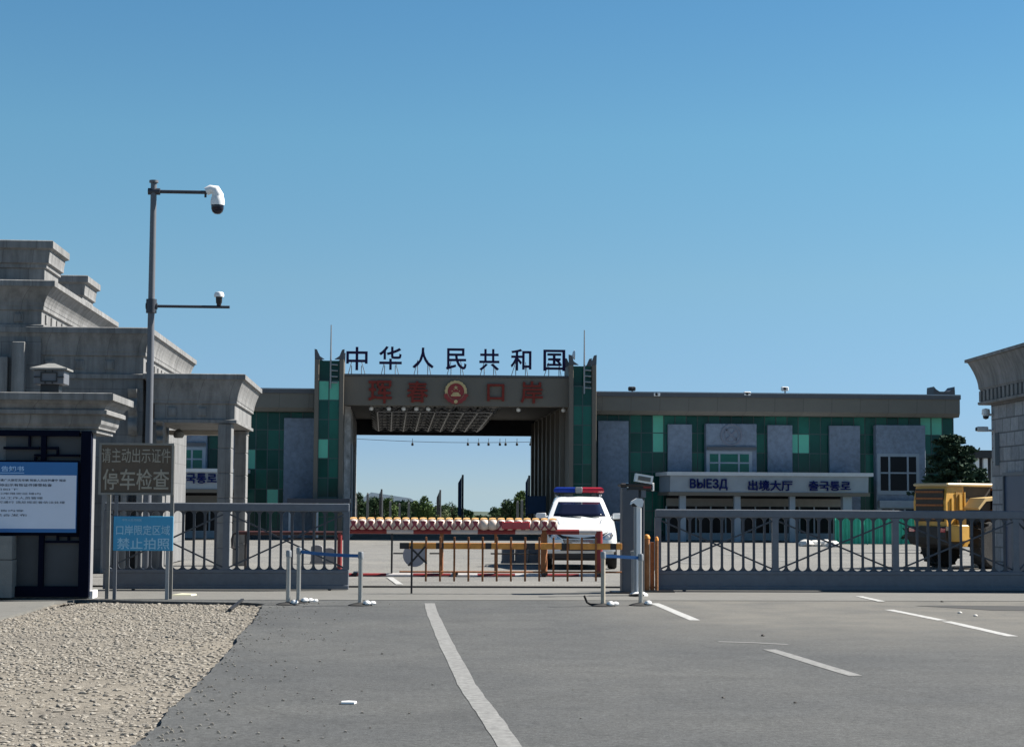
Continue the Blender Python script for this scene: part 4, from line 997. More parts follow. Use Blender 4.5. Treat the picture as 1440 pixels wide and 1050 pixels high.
mb = MB(); a,b = D(574,795,yb_), D(598,768,yb_); mb.bar((a.x,yb_-.055,a.z),(b.x,yb_-.055,b.z),.035,.012); a,b = D(576,768,yb_), D(600,792,yb_); mb.bar((a.x,yb_-.068,a.z),(b.x,yb_-.068,b.z),.035,.012); mb.build('cross_strap', boom_black, bb)
# --- display and reader post
yd = YA+.05
x0,x1,z0,z1 = rect(893,667,917,679,yd)
ds = thing('display_unit', (D(900,684,yd).x, yd, z1-.3), 'tilted white-framed display box on a black bar atop the boom cabinet', 'display')
cx_, cz_ = (x0+x1)/2, (z0+z1)/2; hw, hh = .16, .075; ca, sa = math.cos(-.16), math.sin(-.16)
def rot(a, b): return (cx_+a*ca-b*sa, cz_+a*sa+b*ca)
mb = MB(); mb.prism([rot(-hw,-hh),rot(hw,-hh),rot(hw,hh),rot(-hw,hh)], yd-.1, yd+.12); mb.build('display_case', white, ds)
mb = MB(); mb.prism([rot(-hw*.72,-hh*.55),rot(hw*.72,-hh*.55),rot(hw*.72,hh*.5),rot(-hw*.72,hh*.5)], yd-.112, yd-.101); mb.build('screen', mat('screen_grey', (.12,.11,.10), .3, .3, 30), ds)
a,b,c,d = rect(881,680,919,688.5,yd); mb = MB(); mb.bbox(a+.03,b-.03,yd-.08,yd+.1,c,d,.01); mb.build('bar', black, ds)
mb = MB(); mb.box(b-.20,b-.06,yd-.09,yd-.081,c+.03,d-.02); mb.build('red_lamp_strip', pipe_red, ds)
for q in (a, b-.03): 
    mb = MB(); mb.bbox(q,q+.03,yd-.07,yd+.09,c-.02,d+.02,.006); mb.build('end_cap', white, ds)
mb = MB(); mb.box(cx_-.05,cx_+.04,yd-.03,yd+.05,c-.14,c-.001); mb.box(cx_-.03,cx_+.03,yd-.03,yd+.05,d+.001,cz_-.06); mb.build('neck', gate_grey, ds)
yr = YA-.75
X = D(898,840,yr).x; zt = D(898,703,yr).z
rd = thing('reader_post', (X, yr, 0), 'slim white camera post with curved hood in front of the boom cabinet', 'post')
mb = MB(); mb.bbox(X-.045,X+.045,yr-.04,yr+.06,.06,zt-.02,.012); mb.build('column', white, rd)
mb = MB(); mb.bbox(X-.085,X-.046,yr-.03,yr+.05,.06,zt-.08,.01); mb.build('side_channel', galv, rd)
mb = MB(); mb.prism([(X-.02,zt-.12),(X+.06,zt-.12),(X+.08,zt-.02),(X+.05,zt+.03),(X-.04,zt+.035),(X-.13,zt-.02),(X-.15,zt-.08),(X-.10,zt-.05)], yr-.08, yr+.07); mb.build('hood', white, rd)
mb = MB(); mb.bbox(X-.13,X-.03,yr-.05,yr+.05,zt-.115,zt-.062,.01); mb.build('lens_block', black, rd)
mb = MB(); mb.lathe((X,yr,0),[(.17,0),(.17,.03),(.10,.07),(.05,.08)],16); mb.build('base', white, rd, True)
mb = MB(); mb.tube([(X-.17,yr-.25,.02),(X-.05,yr-.34,.03),(X+.04,yr-.27,.03),(X-.06,yr-.2,.03),(X-.2,yr-.22,.02)], .022, 8); mb.build('coiled_cable', rubber, rd, True)
X2 = D(891.5,800,yr+.2).x; mb = MB(); mb.tube([(X2,yr+.2,0),(X2,yr+.2,.75)], .05, 12); mb.lathe((X2,yr+.2,.75),[(.07,0),(.07,.04),(.0,.05)],12); mb.build('short_stub', galv, rd, True)
# ================================================================== QUEUE STANCHIONS
def stanchion(px, py_base, py_top, label, m, white_bits=0):
    g_ = G(px, py_base); y = g_.y; zt = D(px, py_top, y).z
    t = thing('queue_post', (g_.x, y, 0), label, 'post', 'belt barrier posts by the gate')
    mb = MB(); mb.tube([(g_.x,y,.04),(g_.x,y,zt-.03)], .036, 16); mb.build('tube', m, t, True)
    mb = MB(); mb.lathe((g_.x,y,0), [(.19,0),(.19,.012),(.12,.032),(.05,.045),(.04,.05)], 24); mb.build('base', rubber, t, True)
    mb = MB(); mb.lathe((g_.x,y,zt-.11), [(.045,0),(.045,.085),(.038,.105),(0,.11)], 16); mb.build('belt_head', galv, t, True)
    for k in range(white_bits):
        mb = MB(); bx_, by_ = g_.x+.11+.085*k, y-.10+.06*(k%2); rb = .044-.007*k
        mb.rings([[(bx_+rb*q*math.cos(a_)*1.3*(1+.2*math.sin(3*a_+k)), by_+rb*q*math.sin(a_), .02+rb*1.5*h_) for a_ in [6.2832*i/9 for i in range(9)]] for h_, q in ((0,.8),(.35,1.05),(.75,.85),(1,.35))]); mb.build('ballast_bag', white, t, True)
    return t, g_.x, y, zt
s1 = stanchion(405, 850, 773, 'nearer of the two left steel queue posts', steel, 1)
s2 = stanchion(419.5, 847, 769, 'farther of the two left steel queue posts with pale bags on its base', steel, 3)
s3 = stanchion(506.5, 851, 775, 'steel queue post at the right end of the left blue belt', steel, 2)
s4 = stanchion(848, 852, 775, 'tan queue post under the boom arm beside the car', mat('post_tan', (.42,.37,.29), .5, .15, 8), 2)
s5 = stanchion(901, 851, 778, 'steel queue post standing against the white reader post', steel, 1)
def belt(name, a, b, zdrop, label):
    A = Vector((a[1],a[2],a[3]-.07)); B = Vector((b[1],b[2],b[3]-.07)); mb = MB(); n = 12; d = (B-A).normalized(); nn = Vector((d.y,-d.x,0))*.003
    rs_ = []
    for k in range(n+1):
        p = A.lerp(B,k/n)+Vector((0,0,-zdrop*4*(k/n)*(1-k/n)))
        rs_.append([p+nn+Vector((0,0,.026)), p-nn+Vector((0,0,.026)), p-nn-Vector((0,0,.026)), p+nn-Vector((0,0,.026))])
    mb.rings(rs_); o = mb.build(name, belt_blue); return tag(o, label, 'belt')
belt('retractable_belt', s2, s3, .015, 'blue retractable belt in front of the left gate')
belt('retractable_belt', s4, s5, .0, 'blue retractable belt beside the boom cabinet')
mb = MB(); q = G(830, 851); mb.tube([(q.x,q.y,.02),(q.x-.05,q.y+.02,.05),(q.x-.09,q.y,.14),(q.x-.10,q.y,.16)], .018, 8); mb.tube([(q.x,q.y,.02),(q.x+.2,q.y-.06,.02),(q.x+.3,q.y,.02)], .018, 8)
o = mb.build('loose_cable', rubber); tag(o, 'short black cable end curled up from the road by the tan post', 'cable')
# ================================================================== WHITE PATROL CAR (front at local -y)
YCAR = 43.4
cp_ = D(816.5, 780, YCAR)
car = thing('patrol_car', (cp_.x, YCAR, gz(YCAR+1)), 'white patrol SUV with blue and red lightbar facing the barrier', 'car', rz=R(-5.0))
car.scale = (.95,.95,.95)
def ring(y, hw, zt, zb, crown=.03):
    half = [(.55*hw, zb), (.93*hw, zb+.03), (.985*hw, zb+.14), (hw, zb+(zt-zb)*.45), (.985*hw, zb+(zt-zb)*.68), (.95*hw, zt-.10), (.87*hw, zt-.02), (.62*hw, zt+crown*.6), (.3*hw, zt+crown)]
    return [(x,y,z) for x, z in half] + [(-x,y,z) for x, z in reversed(half)]
mb = MB(); mb.rings([ring(.00,.70,.80,.50), ring(.04,.80,.93,.46), ring(.14,.90,1.03,.43), ring(.35,.945,1.09,.42), ring(.8,.965,1.17,.42), ring(1.25,.97,1.26,.42), ring(1.55,.97,1.33,.40), ring(2.6,.975,1.33,.40), ring(3.9,.97,1.34,.42), ring(4.4,.94,1.33,.45), ring(4.66,.86,1.26,.50), ring(4.72,.78,1.1,.55)])
car_body = mb.build('body', white_body, car, True, local=True)
def front_panel(name, poly, m, parent, lift=.012, rings_=4, mirrored=False):
    """a panel following the curve of the car's nose: poly in (x,z)"""
    bm_ = car_body; mb = MB(); n = len(poly); cxp = sum(p[0] for p in poly)/n; czp = sum(p[1] for p in poly)/n
    dense = []
    for i in range(n):
        a, b = poly[i], poly[(i+1) % n]
        for k in range(4): dense.append((a[0]+(b[0]-a[0])*k/4, a[1]+(b[1]-a[1])*k/4))
    def hit(x, z):
        ok, loc, nor, idx = bm_.ray_cast(Vector((x,-3,z)), Vector((0,1,0)))
        return loc.y if ok else .3
    N = len(dense); rs_ = []
    for t, l in ((.02,lift),(.35,lift),(.7,lift),(.94,lift),(1.0,lift*.5),(1.0,-.03)):
        rs_.append([(cxp+(x-cxp)*t, hit(cxp+(x-cxp)*t, czp+(z-czp)*t)-l, czp+(z-czp)*t) for x, z in dense])
    mb.rings(rs_); return mb.build(name, m, parent, True, local=True)
bpy.context.view_layer.update()
def gring(z, hw, ya, yb, n=4):
    r = .12
    return [(-hw+r,ya,z),(0,ya-.05,z),(hw-r,ya,z),(hw-.02,ya+.06,z),(hw,ya+.5,z),(hw,yb-.2,z),(hw-.1,yb,z),(0,yb+.03,z),(-hw+.1,yb,z),(-hw,yb-.2,z),(-hw,ya+.5,z),(-hw+.02,ya+.06,z)]
mb = MB(); mb.rings([gring(1.28,.86,1.30,4.55), gring(1.45,.80,1.60,4.50), gring(1.72,.70,2.02,4.40), gring(1.83,.655,2.24,4.32), gring(1.89,.58,2.5,4.2)])
mb.build('cabin', white_body, car, True, local=True)
def wsx(z, hw_frac=1): # windscreen plane helper
    zs = [1.28,1.45,1.72,1.83]; hs = [.86,.80,.70,.655]; ys = [1.30,1.60,2.02,2.24]
    return np.interp(z, zs, hs), np.interp(z, zs, ys)
mb = MB(); rws = []
for z in (1.365,1.45,1.55,1.65,1.74):
    h_, y_ = wsx(z); hh_ = h_-.135
    rws.append([(hh_*t, y_-.052*(1-t*t)-.012, z) for t in (-1,-.66,-.33,0,.33,.66,1)])
for r_ in rws: mb.v += r_
for i in range(len(rws)-1):
    for j in range(6): a = i*7+j; mb.f.append((a,a+1,a+8,a+7)); mb.mi.append(0)
wsm = mb.build('windscreen', glass_dark, car, True, local=True, fix=False); md = wsm.modifiers.new('t','SOLIDIFY'); md.thickness = .008
lens_m = mat('lens_glass', (.62,.63,.64), .1, .05)
for s_ in (-1, 1):
    mb = MB(); p = [(1.75,1.37),(2.2,1.70),(3.0,1.73),(4.2,1.70),(4.38,1.40)]
    def sx(z): return (wsx(z)[0]+.006)*s_
    vs = [(sx(z)-.0*s_, y+.18, z) for y, z in p] ; mb.add(vs+[(v[0]-.02*s_,v[1],v[2]) for v in vs], [tuple(range(5)), tuple(range(9,4,-1))]+[(i,(i+1)%5,(i+1)%5+5,i+5) for i in range(5)])
    mb.build('side_window', glass_dark, car, local=True)
    # door mirror
    mb = MB(); mb.rings([[(s_*(1.02+a*.13), 1.62+b, 1.36+c) for a,b,c in ((-1,.05,-.07*q),(1,.06,-.06*q),(1.15,.06,.0),(1,.06,.075*q),(-1,.05,.075*q))] for q, b0 in ((.75,0),)] + [[(s_*(1.02+a*.13), 1.62+b, 1.36+c) for a,b,c in ((-1,-.06,-.08),(1,-.03,-.065),(1.2,-.02,.01),(1,-.03,.085),(-1,-.06,.09))]])
    mb.box(min(s_*.84,s_*.9), max(s_*.84,s_*.9), 1.58, 1.68, 1.30, 1.37); mi_ = mb.build('mirror', white_body, car, True, local=True); bv = mi_.modifiers.new('b','BEVEL'); bv.width = .022; bv.segments = 2
    mb = MB(); mb.box(min(s_*.885,s_*1.13), max(s_*.885,s_*1.13), 1.60, 1.675, 1.235, 1.285); mb.build('mirror_foot', black, mi_, local=True)
    # headlight
    hl = front_panel('headlight', [(s_*x,z) for x,z in ((.50,.775),(.66,.765),(.80,.80),(.86,.90),(.855,.985),(.74,.955),(.58,.86))], chrome, car, .010)
    front_panel('lamp_lens', [(s_*x,z) for x,z in ((.62,.80),(.70,.79),(.75,.82),(.75,.88),(.69,.90),(.63,.86))], lens_m, hl, .016)
    front_panel('lamp_bezel', [(s_*x,z) for x,z in ((.77,.83),(.82,.86),(.835,.94),(.80,.945),(.765,.90))], black, hl, .013)
    front_panel('bonnet_gap', [(s_*x,z) for x,z in ((.02,.805),(.47,.795),(.60,.885),(.72,.97),(.715,.98),(.59,.90),(.465,.81),(.02,.818))], black, car, .003)
    mb = MB(); mb.lathe((s_*.70,.045,.57),[(0,0),(.06,.0),(.075,.05),(0,.06)],14,axis='y'); mb.build('fog_lamp', chrome, car, True, local=True)
    for yy in (.88, 3.72):
        mb = MB(); mb.lathe((s_*.84,yy,.355),[(.19,-.115),(.33,-.115),(.355,-.07),(.355,.07),(.33,.115),(.19,.115)],26,axis='x'); wh = mb.build('wheel', rubber, car, True, local=True)
        mb = MB(); mb.lathe((s_*.84,yy,.355),[(.02,.08*s_),(.185,.10*s_),(.195,.09*s_),(.195,.0),(.02,.0)],20,axis='x'); mb.build('rim', steel, wh, True, local=True)
    mb = MB(); mb.box(min(s_*.968,s_*.982), max(s_*.968,s_*.982), 1.3, 4.0, .72, 1.05); mb.build('side_band', navy, car, local=True)
gr = front_panel('grille', [(-.43,.69),(.43,.69),(.46,.775),(-.46,.775)], black, car, .010)
for z in (.705,.735,.765): front_panel('grille_bar', [(-.43,z-.007),(.43,z-.007),(.43,z+.007),(-.43,z+.007)], chrome, gr, .022)
front_panel('badge', [(-.05,.72),(.05,.72),(.055,.76),(0,.785),(-.055,.76)], chrome, gr, .03)
mb = MB(); mb.rings([[(x*.86,.03+.14*abs(x)**3,z) for x in (-1,-.75,-.4,0,.4,.75,1)]+[(x*.86,.25+.1*abs(x)**3,z) for x in (1,.75,.4,0,-.4,-.75,-1)] for z in (.40,.46)]); mb.rings([[(x*.9,-.05+.16*abs(x)**3,z) for x in (-1,-.75,-.4,0,.4,.75,1)]+[(x*.9,.25+.1*abs(x)**3,z) for x in (1,.75,.4,0,-.4,-.75,-1)] for z in (.47,.665)]); mb.build('bumper', white_body, car, True, local=True)
mb = MB(); mb.rings([[(x*.80,-.012+.16*abs(x)**3,z) for x in (-1,-.5,0,.5,1)]+[(x*.8,.2,z) for x in (1,.5,0,-.5,-1)] for z in (.28,.40)]); mb.box(-.52,.52,-.068,.0,.49,.565); mb.build('air_intake', black, car, local=True)
mb = MB(); mb.bbox(-.22,.22,-.085,-.069,.58,.70,.006); mb.build('plate', mat('number_plate', (.72,.73,.75), .4, .05), car, local=True)
mb = MB(); mb.box(-.7,.7,.6,4.2,.22,.42); mb.build('underbody', black, car, local=True)
mb = MB(); mb.bar((-.5,1.40,1.345),(.05,1.31,1.335),.02,.012); mb.bar((.0,1.40,1.35),(.52,1.33,1.335),.02,.012); mb.build('wipers', black, car, local=True)
for s_ in (-1,1):
    mb = MB(); mb.tube([(s_*.60,2.5,1.90),(s_*.61,2.6,1.93),(s_*.61,3.9,1.93),(s_*.60,4.0,1.89)], .02, 8); mb.build('roof_rail', galv, car, True, local=True)
# hood creases
mb = MB()
for s_ in (-1,1): mb.tube([(s_*.50,.30,1.068),(s_*.55,.8,1.178),(s_*.60,1.25,1.272)], [.02,.035,.03], 8)
mb.build('hood_crease', white_body, car, True, local=True)
mb = MB(); mb.box(-.55,-.5,2.55,2.75,1.87,1.97); mb.box(.5,.55,2.55,2.75,1.87,1.97); lb0 = mb.build('lightbar_feet', black, car, local=True)
for nm, a, b, m in (('lightbar_left', -.60, -.10, bar_blue), ('lightbar_right', .10, .60, bar_red)):
    e = .06 if a < 0 else 0; f = .06 if b > .3 else 0
    mb = MB(); mb.rings([[(a-e,2.5,1.99),(b+f,2.5,1.99),(b+f,2.8,1.99),(a-e,2.8,1.99)],[(a-e-.03*(e>0),2.47,2.03),(b+f+.03*(f>0),2.47,2.03),(b+f+.03*(f>0),2.83,2.03),(a-e-.03*(e>0),2.83,2.03)],[(a-e,2.50,2.11),(b+f,2.50,2.11),(b+f,2.80,2.11),(a-e,2.80,2.11)],[(a,2.56,2.135),(b,2.56,2.135),(b,2.74,2.135),(a,2.74,2.135)]])
    mb.build('lightbar_lens', m, car, local=True)
mb = MB(); mb.bbox(-.099,.099,2.46,2.82,1.975,2.14,.02); mb.build('lightbar_centre', galv, car, local=True)
mb = MB(); mb.box(-.62,.62,2.53,2.77,1.955,1.985); mb.build('lightbar_base', black, car, local=True)
# ================================================================== YELLOW WHEEL LOADER (rear at local -y)
q = G(1361, 800)
ld = thing('wheel_loader', (q.x, q.y+.9, 0), 'worn yellow wheel loader parked behind the right gate', 'loader', rz=R(-60))
hz = 2.15
mb = MB(); mb.box(-.50,.50,-.28,.75,1.08,hz-.06); mb.build('engine_bay', loader_dark, ld, local=True)  # dark colour stands in for the shadow under the fender
mb = MB(); mb.rings([[(-.55,-.95,1.08),(.55,-.95,1.08),(.55,-.3,1.08),(-.55,-.3,1.08)],[(-.55,-.98,1.7),(.55,-.98,1.7),(.55,-.3,1.7),(-.55,-.3,1.7)],[(-.53,-.90,hz-.06),(.53,-.90,hz-.06),(.53,-.3,hz-.06),(-.53,-.3,hz-.06)]]); mb.build('engine_cover', loader_yellow, ld, local=True)
mb = MB(); mb.bbox(-.60,.60,-.96,.80,hz-.055,hz+.03,.03); mb.build('hood_top', mat('loader_pale_top', (.52,.40,.22), .5, .12, 5), ld, local=True)
mb = MB(); mb.box(-.47,.47,-.985,-.95,1.2,hz-.12); gl = mb.build('rear_grille', loader_dark, ld, local=True)
for k in range(5):
    z = 1.25+k*.17; mb = MB(); mb.box(-.46,.46,-1.012,-.986,z,z+.05); mb.build('grille_slat', rust, gl, local=True)
mb = MB(); mb.box(.552,.565,-.62,-.36,1.35,1.95); mb.build('side_panel', mat('loader_side_panel', (.36,.20,.04), .5, .2, 6), ld, local=True)
mb = MB(); mb.box(.552,.60,-.34,-.3,1.1,1.95); mb.box(.57,.60,-.52,-.42,1.5,1.9); mb.box(.552,.585,-.8,-.74,1.3,1.8); mb.build('side_rib', loader_yellow, ld, local=True)
mb = MB(); mb.rings([[(-.62,-1.05,.62),(.62,-1.05,.62),(.62,-.55,.5),(-.62,-.55,.5)],[(-.66,-1.12,.8),(.66,-1.12,.8),(.66,-.5,.8),(-.66,-.5,.8)],[(-.62,-1.06,1.07),(.62,-1.06,1.07),(.62,-.5,1.07),(-.62,-.5,1.07)]]); mb.build('counterweight', loader_dark, ld, local=True)
mb = MB(); mb.box(-.45,.45,-.5,3.2,.55,1.07); mb.build('chassis', loader_yellow, ld, local=True)
for yy in (.35, 2.5):
    for s_ in (-1,1):
        if yy < 1:
            mb = MB(); mb.prismx([(yy-.72,1.55),(yy-.45,1.80),(yy+.6,1.86),(yy+.62,1.80),(yy-.42,1.72),(yy-.68,1.50)], min(s_*.56,s_*1.08), max(s_*.56,s_*1.08)); mb.build('fender', mat('fender_pale_%d%d'%(int(yy*10),s_), (.50,.35,.15), .5, .15, 5), ld, local=True)
        mb = MB(); pr = [(.30,-.2),(.56,-.21),(.62,-.15),(.62,.15),(.56,.21),(.30,.2)]
        mb.lathe((s_*.84,yy,.60), pr, 30, axis='x')
        for k in range(16):
            a = 6.2832*k/16; mb.bar((s_*.84-.19,yy+.605*math.cos(a),.60+.605*math.sin(a)),(s_*.84+.19,yy+.605*math.cos(a+.16),.60+.605*math.sin(a+.16)),.07,.06)
        wh = mb.build('wheel', rubber, ld, local=True)
        mb = MB(); mb.lathe((s_*.84,yy,.60), [(.04,.12*s_),(.12,.12*s_),(.14,.04*s_),(.29,.10*s_),(.31,.16*s_),(.31,-.1*s_),(.04,-.1*s_)], 20, axis='x'); mb.build('rim', loader_yellow, wh, True, local=True)
mb = MB(); mb.box(-.60,.60,.82,1.9,1.08,1.5); mb.box(-.62,.62,.82,1.93,2.0,2.07)
for sx in (-.58,.54):
    for sy in (.84,1.84): mb.box(sx,sx+.05,sy,sy+.05,1.5,2.0)
mb.build('cab', mat('cab_orange_brown', (.24,.10,.03), .6, .2, 5), ld, local=True)
mb = MB(); mb.box(-.56,.56,.86,1.86,1.505,1.995); mb.build('cab_glass', glass_dark, ld, local=True)
mb = MB(); mb.box(.56,.85,.55,.8,.75,1.2); mb.build('side_tank', loader_yellow, ld, local=True)
MB().bbox(.67,1.02,-1.0,-.62,.70,1.12,.03).build('tool_box', loader_yellow, ld, local=True)
MB().bbox(.56,.74,-.60,-.42,.95,1.3,.02).build('step_box', loader_yellow, ld, local=True)
mb = MB(); mb.bbox(.40,.62,-1.10,-1.04,.92,1.04,.015); mb.bbox(-.62,-.40,-1.10,-1.04,.92,1.04,.015); mb.build('tail_lamp', bar_red, ld, local=True)
mb = MB(); mb.tube([(.3,-.2,hz+.02),(.3,-.2,hz+.12)], .05, 10); mb.build('exhaust', black, ld, True, local=True)
mb = MB()
for s_ in (-.35,.35): mb.prismx([(2.2,1.0),(2.4,1.25),(4.0,.75),(4.1,.45),(3.8,.5),(2.5,.95)], s_-.06, s_+.06)
mb.build('lift_arms', loader_yellow, ld, local=True)
mb = MB(); mb.prismx([(3.9,.12),(3.95,.95),(4.1,1.0),(4.15,.3),(4.75,.12),(4.75,.06)], -1.1, 1.1); mb.build('bucket', loader_dark, ld, local=True)
# ================================================================== GREEN SITE HOARDING
a_, b_ = G(1174, 765), G(1292, 767)
zt = D(1230, 722, a_.y).z
gh_ = thing('green_hoarding', (a_.x, a_.y, a_.z), 'bright green ribbed sheet hoarding in front of the customs hall', 'fence')
mb = MB(); N = 84; fr, bk = [], []
xe = D(1292, 745, a_.y).x
for k in range(N+1):
    x = a_.x+(xe-a_.x)*k/N; yy = a_.y + (.05 if (k//2)%2 else -.05) + .12*math.sin(k*.21); fr.append((x,yy))
for (x,yy) in fr: mb.v += [(x,yy,a_.z+.02),(x,yy,zt+.05*math.sin(x*2.1)),(x,yy+.03,zt+.05*math.sin(x*2.1)),(x,yy+.03,a_.z+.02)]
for k in range(N):
    o = 4*k
    for i in range(4): mb.f.append((o+i, o+(i+1)%4, o+4+(i+1)%4, o+4+i)); mb.mi.append(0)
mb.f.append((0,1,2,3)); mb.f.append((4*N+3,4*N+2,4*N+1,4*N)); mb.mi += [0,0]
mb.build('sheet', hoard_green, gh_)
for t_ in (0,.2,.4,.6,.8,1):
    x = a_.x+(xe-a_.x)*t_; mb = MB(); mb.box(x-.035,x+.035,a_.y+.2,a_.y+.27,a_.z,zt+.04); mb.build('post', galv, gh_)
p = D(1291, 730, a_.y-.3); sgp = thing('round_sign', (p.x, a_.y-.3, a_.z), 'round green disc on a post at the end of the hoarding', 'sign')
mb = MB(); mb.tube([(p.x,a_.y-.3,a_.z),(p.x,a_.y-.3,p.z+.2)], .04, 8); mb.build('post', galv, sgp)
mb = MB(); mb.lathe((p.x,a_.y-.36,p.z),[(0,0),(.24,0),(.24,.03),(0,.03)],22,axis='y'); mb.build('disc', mat('disc_green', (.10,.52,.34), .5, .05), sgp)
# ================================================================== YARD KERB, RUBBLE, BAGS
k0, k1 = G(1292, 816), G(1440, 818)
mb = MB(); mb.prism([(k0.x-.25,0),(k0.x+.05,.19),(k1.x+3,.19),(k1.x+3,0)], k0.y, k0.y+.55); struct(mb.build('yard_kerb', concrete))
rr = random.Random(5)
def lump(c, s, m, name, label, cat, group):
    mb = MB(); n = 7; rs_ = []
    for j,(h,rad) in enumerate(((0,.8),(.35,1),(.75,.75),(1,.3))):
        rs_.append([(c.x+s*rad*math.cos(6.28*i/n)*rr.uniform(.8,1.2), c.y+s*rad*math.sin(6.28*i/n)*rr.uniform(.8,1.2), c.z+s*.8*h) for i in range(n)])
    mb.rings(rs_); return tag(mb.build(name, m), label, cat, group)
rub = mat('white_rubble', (.62,.60,.56), .9, .15, 6)
for px, py, s in ((1376,797,.16),(1386,798,.2),(1394,796,.15),(1383,792,.14),(1391,790,.13)):
    lump(G(px,py), s, rub, 'rubble_lump', 'pale lump of broken concrete in the small heap beside the yellow loader', 'rubble', 'broken concrete beside the loader')
for px, py, s in ((1134,768,.5),(1146,768,.45),(1160,768,.5),(1172,769,.45)):
    c = G(px,py); lump(c, s, rub, 'sand_bag', 'whitish sack slumped in a row left of the green hoarding', 'sack', 'white sacks by the hoarding')
def scrap(name, px, py, pts, z, m, label, cat):
    c = G(px, py); mb = MB(); n = len(pts)
    mb.add([(c.x+x,c.y+y,.004) for x,y in pts]+[(c.x+x*.95,c.y+y*.95,z) for x,y in pts], [tuple(range(n)), tuple(range(2*n-1,n-1,-1))]+[(i,(i+1)%n,(i+1)%n+n,i+n) for i in range(n)])
    return tag(mb.build(name, m), label, cat)
scrap('paper_scrap', 490, 989, [(-.06,-.05),(.05,-.06),(.07,.03),(.0,.07),(-.06,.04)], .02, white, 'small white paper scrap lying on the open asphalt', 'litter')
scrap('paper_scrap', 258, 837, [(-.18,-.2),(.15,-.15),(.22,.1),(-.05,.25)], .03, mat('cream_litter', (.55,.52,.38), .9, .1), 'cream scrap lying on the concrete by the left sign post', 'litter')
a, b = G(323, 857), G(341, 845); mb = MB(); mb.bar((a.x,a.y,.0),(b.x,b.y,.03),.05,.03); tag(mb.build('stick', black), 'black stick lying on the gravel edge', 'stick')
for k,(px,py) in enumerate(((1073,894),(1017,981),(1118,988),(1325,846),(1350,862),(1372,866))):
    c = G(px,py); lump(c, (.03,.016,.016,.03,.035,.035)[k], loader_dark if k<4 else rub, 'road_pebble', 'small stone lying loose on the asphalt of the approach', 'stone', 'loose stones on the road')
# ================================================================== TREES
def leaves(mb, c, r, n, size, rnd, flat=1.0, mi=None, squash=(1,1,1)):
    for _ in range(n):
        while True:
            p = Vector((rnd.uniform(-1,1),rnd.uniform(-1,1),rnd.uniform(-1,1)))
            if .25 < p.length < 1: break
        p = Vector((p.x*r*squash[0], p.y*r*squash[1], p.z*r*squash[2])) + c
        u = Vector((rnd.gauss(0,1),rnd.gauss(0,1),rnd.gauss(0,flat))).normalized(); v = u.cross(Vector((rnd.gauss(0,1),rnd.gauss(0,1),rnd.gauss(0,1)))).normalized()
        s = size*rnd.uniform(.6,1.4); mb.add([p-u*s, p+v*s*.55, p+u*s, p-v*s*.55], [(0,1,2,3)])
def broadleaf(px, py_top, py_base, wpx, Y, label, m, seed, n=900):
    rnd = random.Random(seed); b = D(px, py_base, Y); top = D(px, py_top, Y).z; x = b.x; zb = gz(Y); wd = wpx/FPX*Y/2
    t = thing('broadleaf_tree', (x, Y, zb), label, 'tree', 'trees beyond the gateway')
    H = top-zb; mb = MB(); mb.tube([(x,Y,zb),(x+.1,Y,zb+H*.4),(x-.1,Y+.1,zb+H*.75)], [H*.035,H*.028,H*.012], 8)
    for k in range(5):
        a = rnd.uniform(0,6.28); z = zb+H*rnd.uniform(.3,.6); mb.tube([(x,Y,z),(x+math.cos(a)*wd*.6,Y+math.sin(a)*wd*.6,z+H*.22)], [H*.016,H*.006], 6)
    mb.build('trunk', bark, t, True)
    mb = MB(); nc = 13
    for k in range(nc):
        h = rnd.random(); prof = math.sin(math.pi*min(1,(.18+.78*h)))**.7
        a = rnd.uniform(0,6.28); rr_ = wd*prof*rnd.uniform(.2,.8)
        c = Vector((x+math.cos(a)*rr_, Y+math.sin(a)*rr_, zb+H*(.22+.66*h)))
        leaves(mb, c, min(wd*.55, H*.17)*rnd.uniform(.8,1.2), n//nc, H*.038, rnd)
    for k in range(10): leaves(mb, Vector((x+rnd.uniform(-.15,.15)*wd, Y, zb+H*rnd.uniform(.86,1.0))), wd*.12, 8, H*.02, rnd)
    mb.build('crown', m, t, fix=False)
leaf_light = mat('leaf_light', (.07,.10,.03), .7, .5, .4, col2=(.15,.17,.06), big=.5)
TL = [(505,693,735,34,230,leaf_dark,'dark tree at the left jamb of the gateway'),(526,699,735,34,215,leaf_dark,'low dark tree second from the left jamb of the gateway'),(549,697,735,38,235,leaf_mid,'tree behind the concrete posts in the gateway'),(574,703,735,38,220,leaf_dark,'dark low tree right of the concrete posts'),(596,696,737,32,200,leaf_mid,'feathery taller tree left of the dark banner pole'),(617,703,737,40,250,leaf_dark,'dark round tree behind the dark banner pole'),(634,706,737,34,255,leaf_dark,'dark tree just left of the blue banner pole'),(626,717,740,30,185,leaf_light,'yellow-green bush in front of the dark trees'),(734,690,737,30,170,leaf_mid,'tallest spiky tree beside the blue signboard'),(716,702,737,34,175,leaf_dark,'dark tree left of the spiky tree by the blue signboard'),(697,713,737,34,185,leaf_dark,'lowest dark bush right of the road gap'),(752,704,737,34,180,leaf_dark,'dark tree hidden behind the blue signboard')]
for i,(px,a,b,w_,Y,m,lb) in enumerate(TL): broadleaf(px,a,b,w_,Y,lb,m,100+i,2000)
